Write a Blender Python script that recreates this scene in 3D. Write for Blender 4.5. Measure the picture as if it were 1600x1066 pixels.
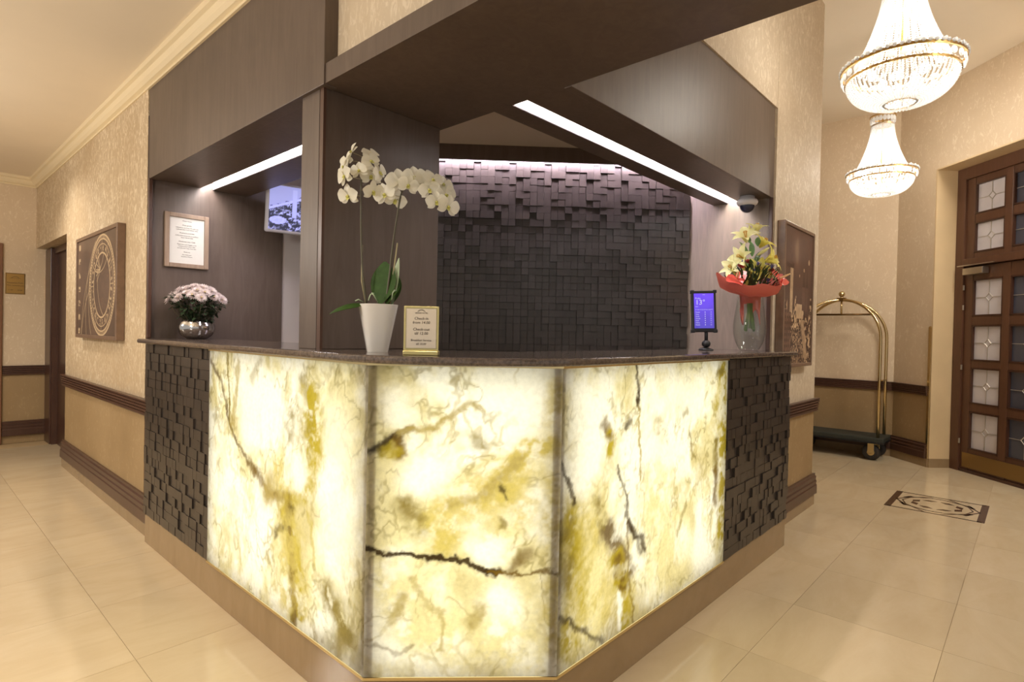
import bpy, bmesh, math, random
import numpy as np
from mathutils import Vector, Matrix, Euler

for o in list(bpy.data.objects): bpy.data.objects.remove(o, do_unlink=True)
SC = bpy.context.scene
COL = SC.collection
PI = math.pi
rnd = random.Random(7)

# ------------------------------------------------------------------ camera
F = Vector((0.7372553, 0.67548762, -0.01308018))
R = Vector((0.67559956, -0.7369734, 0.02086722))
U = R.cross(F)
cam_data = bpy.data.cameras.new('camera'); cam = bpy.data.objects.new('camera', cam_data); COL.objects.link(cam)
M = Matrix.Identity(4)
for i, a in enumerate((R, U, -F)):
    for j in range(3): M[j][i] = a[j]
M.translation = Vector((-1.0305, -1.1201, 1.290))
cam.matrix_world = M
cam_data.sensor_width = 36; cam_data.sensor_fit = 'HORIZONTAL'
cam_data.lens = 893.757 / 1600 * 36
cam_data.clip_start = 0.02
SC.camera = cam

# ------------------------------------------------------------------ world, lights, exposure
w = bpy.data.worlds.new('world'); SC.world = w; w.use_nodes = True
w.node_tree.nodes['Background'].inputs[0].default_value = (1.0, 0.955, 0.88, 1)
w.node_tree.nodes['Background'].inputs[1].default_value = 0.60
SC.view_settings.view_transform = 'Standard'; SC.view_settings.look = 'None'
SC.view_settings.exposure = 0.0; SC.view_settings.gamma = 1.0
SC.view_settings.use_curve_mapping = False
SC.cycles.use_denoising = True
SC.cycles.max_bounces = 8; SC.cycles.diffuse_bounces = 4; SC.cycles.glossy_bounces = 3
SC.cycles.transmission_bounces = 6; SC.cycles.transparent_max_bounces = 8
SC.cycles.caustics_reflective = False; SC.cycles.caustics_refractive = False
SC.cycles.sample_clamp_indirect = 6.0

def lamp(name, kind, loc, energy, color, size=0.1, target=None, spot=None, blend=0.6, parent=None):
    d = bpy.data.lights.new(name, kind); d.energy = energy; d.color = color
    if kind == 'AREA': d.shape = 'DISK'; d.size = size
    else: d.shadow_soft_size = size
    if spot: d.spot_size = math.radians(spot); d.spot_blend = blend
    o = bpy.data.objects.new(name, d); COL.objects.link(o); o.location = loc
    if target is not None:
        o.rotation_euler = (Vector(target) - Vector(loc)).to_track_quat('-Z', 'Y').to_euler()
    return o
WARM = (1.0, 0.80, 0.55); WARM2 = (1.0, 0.925, 0.825)
# recessed corridor downlights outside the frame, followed by unseen added fill lights
lamp('corridor_lamp', 'SPOT', (-0.75, 5.1, 2.84), 95, WARM2, 0.06, (-0.2, 5.0, 0.9), 120, 0.8)
lamp('corridor_lamp', 'SPOT', (-1.0, 2.2, 2.84), 60, WARM2, 0.06, (-0.5, 2.2, 0), 130, 0.9)
lamp('corridor_lamp', 'SPOT', (-1.3, -0.8, 2.84), 90, WARM2, 0.06, (-1.0, -0.5, 0), 130, 0.9)
lamp('corridor_fill', 'POINT', (-2.1, 0.9, 2.12), 75, WARM2, 0.15)  # unseen fill pair, added to lift the corridor ceiling and wood faces
lamp('corridor_fill', 'POINT', (-2.0, 3.9, 2.12), 62, WARM2, 0.15)
lamp('office_fill', 'POINT', (1.75, 2.45, 2.3), 20, (0.95, 0.92, 1.0), 0.08)  # unseen fill added to brighten the office ceiling and white wall
lamp('lobby_fill', 'SPOT', (2.2, -2.3, 3.86), 200, (1.0, 0.97, 0.93), 0.4, (2.6, -1.2, 0), 120, 0.9)  # unseen lobby fills, added; this one neutral to act as entrance daylight
lamp('lobby_fill', 'SPOT', (4.3, -2.0, 3.86), 430, WARM2, 0.5, (5.0, -0.4, 0.6), 120, 0.9)
lamp('lobby_fill', 'SPOT', (5.0, -1.5, 3.86), 260, WARM2, 0.5, (6.3, 0.3, 1.4), 130, 0.9)  # added to brighten the far wall

# ------------------------------------------------------------------ helpers
class MB:
    def __init__(s): s.v = []; s.f = []; s.mi = []
    def add(s, vs, fs, mi=0):
        n = len(s.v); s.v.extend([tuple(p) for p in vs]); s.f.extend([tuple(i + n for i in f) for f in fs]); s.mi.extend([mi] * len(fs)); return s
    def box(s, x0, y0, z0, x1, y1, z1, mi=0):
        return s.add([(x0,y0,z0),(x1,y0,z0),(x1,y1,z0),(x0,y1,z0),(x0,y0,z1),(x1,y0,z1),(x1,y1,z1),(x0,y1,z1)],
                     [(0,3,2,1),(4,5,6,7),(0,1,5,4),(1,2,6,5),(2,3,7,6),(3,0,4,7)], mi)
    def prism(s, pts, z0, z1):
        n = len(pts); a = sum(pts[i][0]*pts[(i+1)%n][1]-pts[(i+1)%n][0]*pts[i][1] for i in range(n))
        if a < 0: pts = pts[::-1]
        vs = [(x,y,z0) for x,y in pts] + [(x,y,z1) for x,y in pts]
        return s.add(vs, [tuple(range(n-1,-1,-1)), tuple(range(n,2*n))] + [(i,(i+1)%n,n+(i+1)%n,n+i) for i in range(n)])
    def tube(s, path, rad, n=8, caps=True):
        P = [Vector(p) for p in path]; m = len(P)
        if not hasattr(rad, '__len__'): rad = [rad]*m
        vs = []; prev = None
        for i in range(m):
            t = (P[min(i+1,m-1)] - P[max(i-1,0)]).normalized()
            if prev is None:
                a = Vector((0,0,1)) if abs(t.z) < 0.9 else Vector((1,0,0)); nn = t.cross(a).normalized()
            else: nn = (prev - t*prev.dot(t)).normalized()
            prev = nn; b = t.cross(nn)
            for k in range(n):
                an = 2*PI*k/n; vs.append(P[i] + (nn*math.cos(an) + b*math.sin(an))*rad[i])
        fs = [(i*n+k, i*n+(k+1)%n, (i+1)*n+(k+1)%n, (i+1)*n+k) for i in range(m-1) for k in range(n)]
        if caps: fs += [tuple(range(n-1,-1,-1)), tuple(range((m-1)*n, m*n))]
        return s.add(vs, fs)
    def lathe(s, prof, n=32, c=(0,0,0)):
        vs = []; fs = []; m = len(prof)
        for r, z in prof:
            for k in range(n):
                an = 2*PI*k/n; vs.append((c[0]+r*math.cos(an), c[1]+r*math.sin(an), c[2]+z))
        for i in range(m-1):
            for k in range(n): fs.append((i*n+k, i*n+(k+1)%n, (i+1)*n+(k+1)%n, (i+1)*n+k))
        return s.add(vs, fs)
    def ball(s, c, r, n=10, m=6, sz=1.0):
        return s.lathe([(max(1e-4, r*math.sin(PI*i/m)), -r*sz*math.cos(PI*i/m)) for i in range(m+1)], n, c)
    def octa(s, c, r):
        x,y,z = c
        return s.add([(x+r,y,z),(x-r,y,z),(x,y+r,z),(x,y-r,z),(x,y,z+r),(x,y,z-r)],
                     [(0,2,4),(2,1,4),(1,3,4),(3,0,4),(2,0,5),(1,2,5),(3,1,5),(0,3,5)])
    def extrude(s, prof, p0, p1, out, up=(0,0,1)):
        # prof: (distance out of the wall, height); closed polygon swept from p0 to p1
        o = Vector(out); u = Vector(up); n = len(prof); p0 = Vector(p0); p1 = Vector(p1)
        vs = [p0 + o*a + u*b for a,b in prof] + [p1 + o*a + u*b for a,b in prof]
        return s.add(vs, [tuple(range(n)), tuple(range(2*n-1,n-1,-1))] + [(i, n+i, n+(i+1)%n, (i+1)%n) for i in range(n)])
    def mesh(s, name):
        me = bpy.data.meshes.new(name); me.from_pydata(s.v, [], s.f)
        bm = bmesh.new(); bm.from_mesh(me); bmesh.ops.recalc_face_normals(bm, faces=bm.faces); bm.to_mesh(me); bm.free()
        return me
    def build(s, name, mat, parent=None, smooth=False, bevel=0, loc=None, rz=None):
        me = bpy.data.meshes.new(name); me.from_pydata(s.v, [], s.f); me.validate()
        bm = bmesh.new(); bm.from_mesh(me); bmesh.ops.recalc_face_normals(bm, faces=bm.faces); bm.to_mesh(me); bm.free()
        for m_ in (mat if isinstance(mat, (list, tuple)) else [mat]): me.materials.append(m_)
        if isinstance(mat, (list, tuple)): me.polygons.foreach_set('material_index', s.mi)
        if smooth: me.polygons.foreach_set('use_smooth', [True]*len(me.polygons))
        return link(name, me, parent, bevel, loc, rz)

def link(name, me, parent=None, bevel=0, loc=None, rz=None):
    o = bpy.data.objects.new(name, me); COL.objects.link(o)
    if parent: o.parent = parent
    if loc is not None: o.location = loc
    if rz is not None: o.rotation_euler = (0, 0, rz)
    if bevel:
        b = o.modifiers.new('bevel', 'BEVEL'); b.width = bevel; b.segments = 2; b.limit_method = 'ANGLE'
    return o
def tag(o, label, cat=None, group=None, kind=None):
    o['label'] = label
    if cat: o['category'] = cat
    if group: o['group'] = group
    if kind: o['kind'] = kind
    return o
def struct(o, label): o['label'] = label; o['kind'] = 'structure'; return o
def empty(name, loc, rz=0):
    o = bpy.data.objects.new(name, None); COL.objects.link(o); o.location = loc; o.rotation_euler = (0,0,rz); o.empty_display_size = 0.1; return o
def copy(o, parent=None, loc=None):
    c = o.copy(); COL.objects.link(c)
    if parent: c.parent = parent
    if loc is not None: c.location = loc
    return c
def box(name, b, mat, parent=None, bevel=0): return MB().box(*b).build(name, mat, parent, bevel=bevel)

# ------------------------------------------------------------------ materials
def lin(r, g, b):
    f = lambda c: (c/255/12.92) if c/255 <= 0.04045 else ((c/255+0.055)/1.055)**2.4
    return (f(r), f(g), f(b), 1)
class NT:
    def __init__(s, name):
        s.m = bpy.data.materials.new(name); s.m.use_nodes = True; s.t = s.m.node_tree; s.n = s.t.nodes; s.l = s.t.links
        s.b = s.n['Principled BSDF']; s.out = s.n['Material Output']
    def new(s, t, **k):
        n = s.n.new(t)
        for a, v in k.items():
            if a.startswith('i_'): n.inputs[a[2:].replace('_', ' ')].default_value = v
            else: setattr(n, a, v)
        return n
    def coord(s, scale=(1,1,1), kind='Object'):
        c = s.new('ShaderNodeTexCoord'); m = s.new('ShaderNodeMapping'); m.inputs['Scale'].default_value = scale
        s.l.new(c.outputs[kind], m.inputs[0]); return m.outputs[0]
    def noise(s, vec, scale, detail=4, rough=0.55, dist=0):
        n = s.new('ShaderNodeTexNoise'); n.inputs['Scale'].default_value = scale; n.inputs['Detail'].default_value = detail
        n.inputs['Roughness'].default_value = rough; n.inputs['Distortion'].default_value = dist
        s.l.new(vec, n.inputs['Vector']); return n.outputs['Fac']
    def ramp(s, fac, stops):
        n = s.new('ShaderNodeValToRGB'); e = n.color_ramp.elements
        while len(e) < len(stops): e.new(0.5)
        for i, (p, c) in enumerate(stops): e[i].position = p; e[i].color = c
        s.l.new(fac, n.inputs[0]); return n.outputs[0]
    def mix(s, fac, a, b, mode='MIX'):
        n = s.new('ShaderNodeMix', data_type='RGBA', blend_type=mode)
        for i, v in ((0, fac), (6, a), (7, b)):
            if hasattr(v, 'is_linked') or isinstance(v, bpy.types.NodeSocket): s.l.new(v, n.inputs[i])
            else: n.inputs[i].default_value = v
        return n.outputs[2]
    def set(s, k, v):
        if isinstance(v, bpy.types.NodeSocket): s.l.new(v, s.b.inputs[k])
        else: s.b.inputs[k].default_value = v
    def bump(s, h, strength=0.3, dist=0.01):
        b = s.new('ShaderNodeBump'); b.inputs['Strength'].default_value = strength; b.inputs['Distance'].default_value = dist
        s.l.new(h, b.inputs['Height']); s.l.new(b.outputs[0], s.b.inputs['Normal'])
def g(v): return (v, v, v, 1)
def pm(name, c, rough=0.5, metal=0.0, var=0.0, vs=30, scale=(1,1,1), spec=0.5, trans=0, emit=None, es=0, coat=0):
    t = NT(name)
    if var:
        f = t.noise(t.coord(scale), vs, 4)
        d = tuple(x*(1-var) for x in c[:3]) + (1,); u = tuple(min(1, x*(1+var)) for x in c[:3]) + (1,)
        t.set('Base Color', t.ramp(f, [(0.3, d), (0.7, u)]))
    else: t.set('Base Color', c)
    t.set('Roughness', rough); t.set('Metallic', metal); t.set('Specular IOR Level', spec)
    if trans: t.set('Transmission Weight', trans)
    if coat: t.set('Coat Weight', coat); t.set('Coat Roughness', 0.1)
    if emit: t.set('Emission Color', emit); t.set('Emission Strength', es)
    return t.m
def wood(name, c, c2, rough=0.38, objrand=0.0):
    t = NT(name); v = t.coord((6, 6, 0.7)); f = t.noise(v, 4, 6, 0.6, 1.2); f2 = t.noise(t.coord((1,1,1)), 2.2, 3)
    col = t.mix(0.35, t.ramp(f, [(0.3, c), (0.7, c2)]), t.ramp(f2, [(0.3, c), (0.7, c2)]))
    if objrand:
        oi = t.new('ShaderNodeObjectInfo'); r = t.ramp(oi.outputs['Random'], [(0, g(1-objrand)), (1, g(1+objrand))])
        col = t.mix(1.0, col, r, 'MULTIPLY')
    t.set('Base Color', col); t.set('Roughness', rough); t.bump(f, 0.05, 0.004); return t.m
def wallpaper(name, base, light, dark, cover=0.56, shine=0.35):
    t = NT(name)
    f = t.noise(t.coord((1, 1, 0.45)), 30, 5, 0.64, 1.8)
    big = t.noise(t.coord((1, 1, 1)), 1.6, 3)
    flake = t.ramp(f, [(cover-0.05, g(0)), (cover+0.05, g(1))])
    bigr = t.ramp(big, [(0.32, g(0.35)), (0.66, g(1))])
    msk = t.mix(1.0, flake, bigr, 'MULTIPLY')
    bs = t.mix(t.ramp(big, [(0.3, g(0)), (0.7, g(1))]), dark, base)
    t.set('Base Color', t.mix(msk, bs, light))
    t.set('Roughness', t.ramp(flake, [(0, g(0.62)), (1, g(shine))])); t.bump(f, 0.18, 0.006); return t.m

M_PAPER = wallpaper('wallpaper_crackle', lin(196,174,142), lin(236,220,192), lin(184,160,126), 0.55)
M_PAPER_F = wallpaper('wallpaper_far', lin(222,202,174), lin(238,222,198), lin(214,192,162), 0.6)
M_PAPER_R = wallpaper('wallpaper_cool_lit', lin(204,188,164), lin(222,208,186), lin(194,176,150), 0.56, 0.45)  # paper greyed to carry the cooler light on these walls, flakes softer
M_DADO = wallpaper('wallpaper_dado', lin(166,140,102), lin(180,154,114), lin(152,126,88), 0.62, 0.5)
M_BEIGE = pm('beige_paint', lin(216,190,148), 0.6, var=0.05, vs=3)
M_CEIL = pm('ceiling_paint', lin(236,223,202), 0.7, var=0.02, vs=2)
M_CROWN = pm('crown_plaster', lin(232,214,178), 0.6)
M_WHITE = pm('white_plaster', lin(205,198,196), 0.7)
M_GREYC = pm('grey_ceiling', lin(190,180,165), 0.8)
M_WOOD = wood('dark_wood', lin(80,67,59), lin(100,86,77), 0.40)
M_WOOD2 = wood('dark_wood_trim', lin(70,46,36), lin(88,62,50), 0.32)
M_BLOCK = wood('dark_wood_block', lin(50,43,38), lin(66,58,52), 0.34, 0.18)
M_DOOR = wood('door_wood', lin(80,52,37), lin(100,67,48), 0.34)
M_DARKDOOR = wood('brown_door', lin(60,36,26), lin(76,48,36), 0.3)
M_BLACK = pm('black_plastic', (0.008, 0.008, 0.009, 1), 0.4)
M_GROUT = pm('grout', lin(186,160,120), 0.8)
M_BRASS = pm('brass', lin(222,200,152), 0.2, 1.0)
M_GOLD = pm('gold_metal', lin(220,200,150), 0.3, 1.0)
M_SILVER = pm('silver', lin(196,192,190), 0.14, 1.0)
M_STEEL = pm('satin_steel', lin(200,195,185), 0.3, 1.0)
def marble(name, c, c2, c3, rough=0.12):
    t = NT(name); oi = t.new('ShaderNodeObjectInfo')
    tc = t.new('ShaderNodeTexCoord'); add = t.new('ShaderNodeVectorMath', operation='ADD'); mul = t.new('ShaderNodeVectorMath', operation='SCALE')
    cmb = t.new('ShaderNodeCombineXYZ'); t.l.new(oi.outputs['Random'], cmb.inputs[0]); t.l.new(oi.outputs['Random'], cmb.inputs[2])
    t.l.new(cmb.outputs[0], mul.inputs[0]); mul.inputs['Scale'].default_value = 37.0
    t.l.new(tc.outputs['Object'], add.inputs[0]); t.l.new(mul.outputs[0], add.inputs[1])
    mp = t.new('ShaderNodeMapping'); mp.inputs['Scale'].default_value = (1, 2.6, 1); t.l.new(add.outputs[0], mp.inputs[0])
    f = t.noise(mp.outputs[0], 1.7, 5, 0.6, 1.3); f2 = t.noise(mp.outputs[0], 9, 5, 0.6, 0.8)
    a = t.ramp(f, [(0.25, c), (0.5, c2), (0.78, c3)]); b = t.ramp(f2, [(0.35, c2), (0.65, c)])
    col = t.mix(0.25, a, b)
    r = t.ramp(oi.outputs['Random'], [(0, g(0.95)), (1, g(1.04))])
    t.set('Base Color', t.mix(1.0, col, r, 'MULTIPLY')); t.set('Roughness', rough); t.set('Specular IOR Level', 0.5)
    t.b.inputs['IOR'].default_value = 1.5
    return t.m
M_FLOOR = marble('cream_marble', lin(216,198,166), lin(210,190,156), lin(200,178,142))
M_STONE = marble('plinth_marble', lin(158,134,102), lin(150,126,94), lin(136,112,80), 0.12)
M_TOP = NT('granite_top'); 
_t = M_TOP; _f = _t.noise(_t.coord(), 90, 5, 0.7); _f2 = _t.noise(_t.coord(), 9, 3)
_t.set('Base Color', _t.mix(0.4, _t.ramp(_f, [(0.35, lin(58,50,45)), (0.62, lin(116,102,92))]), _t.ramp(_f2, [(0.3, lin(60,50,45)), (0.7, lin(96,82,74))])))
_t.set('Roughness', 0.1); M_TOP = _t.m
def emis(name, c, s):
    m = bpy.data.materials.new(name); m.use_nodes = True; n = m.node_tree.nodes; n.clear()
    e = n.new('ShaderNodeEmission'); e.inputs[0].default_value = c; e.inputs[1].default_value = s
    o = n.new('ShaderNodeOutputMaterial'); m.node_tree.links.new(e.outputs[0], o.inputs[0]); return m
M_LED = emis('led_cool', (1.0, 0.93, 0.92, 1), 62.0)
M_LEDV = emis('led_violet', (0.90, 0.80, 1.0, 1), 140.0)
M_BACK = emis('onyx_backlight', (1.0, 0.945, 0.72, 1), 1.85)
M_BULB = emis('bulb_warm', (1.0, 0.94, 0.84, 1), 40.0)
def attr_mat(name, rough=0.5, emit=0.0, coat=0.0):
    t = NT(name); a = t.new('ShaderNodeVertexColor'); a.layer_name = 'print'
    t.set('Base Color', a.outputs[0]); t.set('Roughness', rough)
    if coat: t.set('Coat Weight', coat); t.set('Coat Roughness', 0.08)
    if emit: t.set('Emission Color', a.outputs[0]); t.set('Emission Strength', emit)
    return t.m
M_PRINT = attr_mat('printed_picture', 0.45, 0, 0.25)
M_SCREEN = attr_mat('lit_screen', 0.3, 1.1)

# ------------------------------------------------------------------ numpy noise for stone and prints
def vnoise(x, y, seed):
    tab = np.random.RandomState(seed).rand(256, 256)
    xi = np.floor(x).astype(int); yi = np.floor(y).astype(int); fx = x-xi; fy = y-yi
    fx = fx*fx*(3-2*fx); fy = fy*fy*(3-2*fy)
    a = tab[xi % 256, yi % 256]; b = tab[(xi+1) % 256, yi % 256]; c = tab[xi % 256, (yi+1) % 256]; d = tab[(xi+1) % 256, (yi+1) % 256]
    return (a*(1-fx)+b*fx)*(1-fy) + (c*(1-fx)+d*fx)*fy
def fbm(x, y, seed, octv=5, gain=0.5):
    s = 0; a = 1; n = 0
    for i in range(octv): s = s + a*vnoise(x*2**i+17.3*i, y*2**i+5.1*i, seed+i); n += a; a *= gain
    return s/n
def sstep(a, b, x): t = np.clip((x-a)/(b-a), 0, 1); return t*t*(3-2*t)
def seg_dist(x, y, pts):
    d = np.full(x.shape, 9.0)
    if len(pts) == 1: return np.hypot(x-pts[0][0], y-pts[0][1])
    for (ax, ay), (bx, by) in zip(pts[:-1], pts[1:]):
        vx, vy = bx-ax, by-ay; L = vx*vx+vy*vy+1e-9; t = np.clip(((x-ax)*vx+(y-ay)*vy)/L, 0, 1)
        d = np.minimum(d, np.hypot(x-ax-t*vx, y-ay-t*vy))
    return d
def print_panel(name, wd, ht, nx, ny, fn, mat, parent, loc=(0,0,0), rot=None, thick=0.0):
    # flat grid in local XZ with the picture as a colour attribute; u 0..1 to the right, v 0..1 upwards
    u = np.linspace(0, 1, nx+1); v = np.linspace(0, 1, ny+1); UU, VV = np.meshgrid(u, v)
    col = fn(UU, VV)
    verts = np.stack([(UU-0.5)*wd, np.zeros_like(UU), VV*ht], -1).reshape(-1, 3)
    i = np.arange(nx*ny); r = i // nx; c = i % nx; a = r*(nx+1)+c
    faces = np.stack([a, a+1, a+nx+2, a+nx+1], -1)
    me = bpy.data.meshes.new(name); me.from_pydata(verts.tolist(), [], faces.tolist())
    at = me.color_attributes.new('print', 'FLOAT_COLOR', 'POINT')
    rgba = np.concatenate([col.reshape(-1, 3), np.ones((col.shape[0]*col.shape[1], 1))], 1).astype(np.float32)
    at.data.foreach_set('color', rgba.ravel()); me.materials.append(mat); me.polygons.foreach_set('use_smooth', [True]*len(me.polygons))
    o = link(name, me, parent, loc=loc)
    if rot: o.rotation_euler = rot
    return o
def text(name, s, size, mat, parent, loc, rot=(PI/2, 0, 0), align='CENTER', depth=0.0004, shear=0.0):
    c = bpy.data.curves.new(name, 'FONT'); c.body = s; c.size = size; c.align_x = align; c.extrude = depth; c.resolution_u = 2; c.shear = shear
    t = bpy.data.objects.new(name, c); COL.objects.link(t)
    dg = bpy.context.evaluated_depsgraph_get(); me = bpy.data.meshes.new_from_object(t.evaluated_get(dg)); 
    bpy.data.objects.remove(t, do_unlink=True); bpy.data.curves.remove(c)
    me.materials.clear(); me.materials.append(mat)
    o = link(name, me, parent, loc=loc); o.rotation_euler = rot; return o

# ------------------------------------------------------------------ floor
JX, JYL, JYR, T = 0.205, 1.412, -0.28, 0.583
floor = struct(MB().box(-3.4, -4.2, -0.06, 7.6, 7.2, -0.004).build('floor', M_GROUT), 'floor of large polished cream marble tiles')
tile_me = MB().box(0.0008, 0.0008, -0.004, T-0.0008, T-0.0008, 0).mesh('floor_tile'); tile_me.materials.append(M_FLOOR)
tiles = []
for i in range(-6, 13):
    for j in range(-8, 11):
        x = JX + i*T; y = (JYL if i < 0 else JYR) + j*T
        if y < -4.1 or y+T > 7.15: continue
        if i >= 0 and 0.22 < y and x+T < 3.80: continue
        if i >= 0 and y > 2.9: continue
        if x - y - T > 7.0 or x > 7.0: continue
        if i < -5: continue
        tiles.append(link('floor_tile', tile_me, floor, loc=(x, y, 0)))
# dark inlaid ornament in one lobby tile
inl = MB()
def strip(pts, wd, closed=False, z=0.0, h=0.0012):
    P = [Vector((a, b)) for a, b in pts]; n = len(P)
    for k in range(n if closed else n-1):
        a, b = P[k], P[(k+1) % n]; d = (b-a)
        if d.length < 1e-6: continue
        d.normalize(); q = Vector((-d.y, d.x))*wd/2; a2 = a-d*wd*0.3; b2 = b+d*wd*0.3
        inl.prism([(a2+q)[:], (b2+q)[:], (b2-q)[:], (a2-q)[:]], z, z+h)
h_ = 0.285
strip([(-h_, -h_), (h_, -h_)], 0.045); strip([(-h_, h_), (h_, h_)], 0.045)
strip([(-h_, -h_), (-h_, h_)], 0.018); strip([(h_, -h_), (h_, h_)], 0.018)
for sx in (-1, 1):
    for sy in (-1, 1):
        strip([(0, sy*0.265), (sx*0.10, sy*0.215), (sx*0.15, sy*0.20), (sx*0.17, sy*0.15), (sx*0.22, sy*0.05), (sx*0.225, 0)], 0.014)
        strip([(sx*0.10, sy*0.22), (sx*0.165, sy*0.185)], 0.026)
        strip([(sx*0.28, sy*0.05), (sx*0.20, sy*0.12), (sx*0.12, sy*0.19), (0.0, sy*0.225)], 0.010)
for k in range(8):
    an = PI/8 + k*PI/4; c_ = Vector((math.cos(an)*0.125, math.sin(an)*0.15)); t_ = Vector((-math.sin(an), math.cos(an))); r_ = Vector((math.cos(an), math.sin(an)))
    inl.prism([(c_+t_*0.05)[:], (c_+r_*0.026)[:], (c_-t_*0.05)[:], (c_-r_*0.026)[:]], 0.0, 0.0012)
io = inl.build('inlay', pm('inlay_brown', lin(86,62,48), 0.2), floor, loc=(JX+7.5*T, JYR-0.5*T, 0)); io['label'] = 'dark brown geometric inlay in a floor tile'

# ------------------------------------------------------------------ ceilings
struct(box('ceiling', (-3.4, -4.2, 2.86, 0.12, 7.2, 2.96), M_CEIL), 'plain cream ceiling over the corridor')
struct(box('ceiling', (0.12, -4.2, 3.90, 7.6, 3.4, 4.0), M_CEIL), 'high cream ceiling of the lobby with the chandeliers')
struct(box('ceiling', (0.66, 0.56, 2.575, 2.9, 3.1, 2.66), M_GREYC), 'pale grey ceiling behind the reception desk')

# ------------------------------------------------------------------ walls
def papered(name, label, boxes, zsplit=0.78, up=M_PAPER):
    m = MB()
    for (x0, y0, z0, x1, y1, z1) in boxes:
        if z0 < zsplit < z1: m.box(x0, y0, z0, x1, y1, zsplit, 1); m.box(x0, y0, zsplit, x1, y1, z1, 0)
        else: m.box(x0, y0, z0, x1, y1, z1, 0 if z0 >= zsplit else 1)
    return struct(m.build(name, [up, M_DADO]), label)
papered('wall_left', 'left wall with crackled gold beige wallpaper above a dado rail', [(0.06, 2.995, 0, 0.26, 5.37, 2.9), (0.06, 5.37, 2.11, 0.26, 6.95, 2.9)])
papered('wall_end', 'beige end wall of the corridor with brass plaque', [(-3.4, 6.95, 0, 0.7, 7.15, 2.9)], up=M_PAPER_F)
papered('wall_upper', 'wallpapered wall above the long dark beam', [(0.12, -4.2, 2.285, 0.66, 2.995, 3.95), (0.655, 0.2, 2.29, 2.876, 0.565, 2.793), (0.655, 0.156, 2.793, 2.876, 0.565, 3.95)], up=M_PAPER_R)
papered('wall_right', 'wallpapered right wall ending in a corner towards the lobby', [(2.876, 0.155, 0, 3.884, 3.3, 3.95)], up=M_PAPER_R)
papered('wall_far', 'far lobby wall behind the luggage cart', [(6.6, 0.05, 0, 6.8, 3.3, 3.95), (3.884, 3.2, 0, 6.8, 3.35, 3.95)], up=M_PAPER_F)
DW = dict(loc=(6.6, 0.05, 0), rz=math.radians(225))
m = MB()
m.box(0, 0, 0, 0.54, 0.35, 0.78, 1); m.box(0, 0, 0.78, 0.54, 0.35, 3.95, 0); m.box(0.54, 0, 3.06, 2.66, 0.35, 3.95, 0)
m.box(2.66, 0, 0, 5.5, 0.35, 0.78, 1); m.box(2.66, 0, 0.78, 5.5, 0.35, 3.95, 0)
struct(m.build('wall_door', [M_PAPER_F, M_DADO], **DW), 'angled lobby wall around the tall glazed door')
# plain painted reveal of the door opening
m = MB(); m.box(0.532, -0.002, 0.09, 0.546, 0.30, 3.06); m.box(0.54, -0.002, 3.05, 2.66, 0.30, 3.064)
struct(m.build('trim_1', M_BEIGE, **DW), 'smooth beige reveal of the lobby door opening')
m = MB(); m.box(0.527, -0.008, 0, 0.552, 0.30, 0.09)
struct(m.build('trim_2', M_STONE, **DW), 'stone skirting at the foot of the door reveal')
# wood clad end walls behind the desk, white wall strip
m = MB(); m.box(0.062, 2.984, 0, 0.93, 3.10, 2.6); 
struct(m.build('wall_niche', M_WOOD), 'dark wood panelled end wall behind the left end of the desk')
struct(box('trim_3', (0.060, 2.962, 1.214, 0.083, 2.984, 2.211), M_WOOD2, bevel=0.004), 'narrow wooden edge strip beside the panelled niche')
struct(box('wall_office', (0.93, 2.995, 0, 2.9, 3.12, 2.6), M_WHITE), 'white wall strip of the back office')
m = MB(); m.box(2.858, 0.166, 0, 2.876, 1.2, 2.6)
struct(m.build('wall_side', wood('dark_wood_lit', lin(112,98,86), lin(140,124,110), 0.4)), 'wood panelled side wall at the right end of the desk')  # dark wood in a lighter tone, light on it put into the colour
struct(box('trim_4', (2.846, 0.160, 1.214, 2.858, 0.186, 2.211), M_WOOD2, bevel=0.004), 'narrow wooden edge strip beside the right picture')

# beams, fascias, column in dark wood
struct(MB().box(0.07, -4.2, 2.211, 0.67, 1.06, 2.285).box(0.07, 1.06, 2.211, 0.366, 2.984, 2.285).box(0.442, 1.06, 2.211, 0.67, 2.984, 2.285).box(0.366, 1.06, 2.281, 0.442, 2.984, 2.285).build('trim_5', M_WOOD), 'long dark wood beam crossing overhead past the column')
struct(box('trim_6', (0.064, 0.862, 2.207, 0.12, 2.984, 2.775), M_WOOD, bevel=0.002), 'tall dark wood fascia panel above the left counter')
struct(MB().box(0.67, 0.178, 2.211, 2.858, 0.383, 2.29).box(0.67, 0.460, 2.211, 2.858, 0.565, 2.29).box(0.67, 0.383, 2.281, 2.858, 0.460, 2.29).build('trim_7', M_WOOD), 'dark wood beam above the right counter')
struct(box('trim_8', (0.67, 0.166, 2.207, 2.858, 0.2, 2.793), M_WOOD, bevel=0.002), 'dark wood fascia panel above the right counter')
m = MB(); m.box(0.085, 0.893, 1.214, 0.655, 1.06, 2.211)
co = struct(m.build('trim_9', M_WOOD, bevel=0.003), 'dark wood column standing on the desk under the beam')
box('edge_strip', (0.079, 0.888, 1.214, 0.090, 0.913, 2.211), M_WOOD2, co)
box('edge_strip', (0.080, 0.92, 1.214, 0.086, 1.055, 2.211), M_WOOD, co, bevel=0.002)

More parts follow.
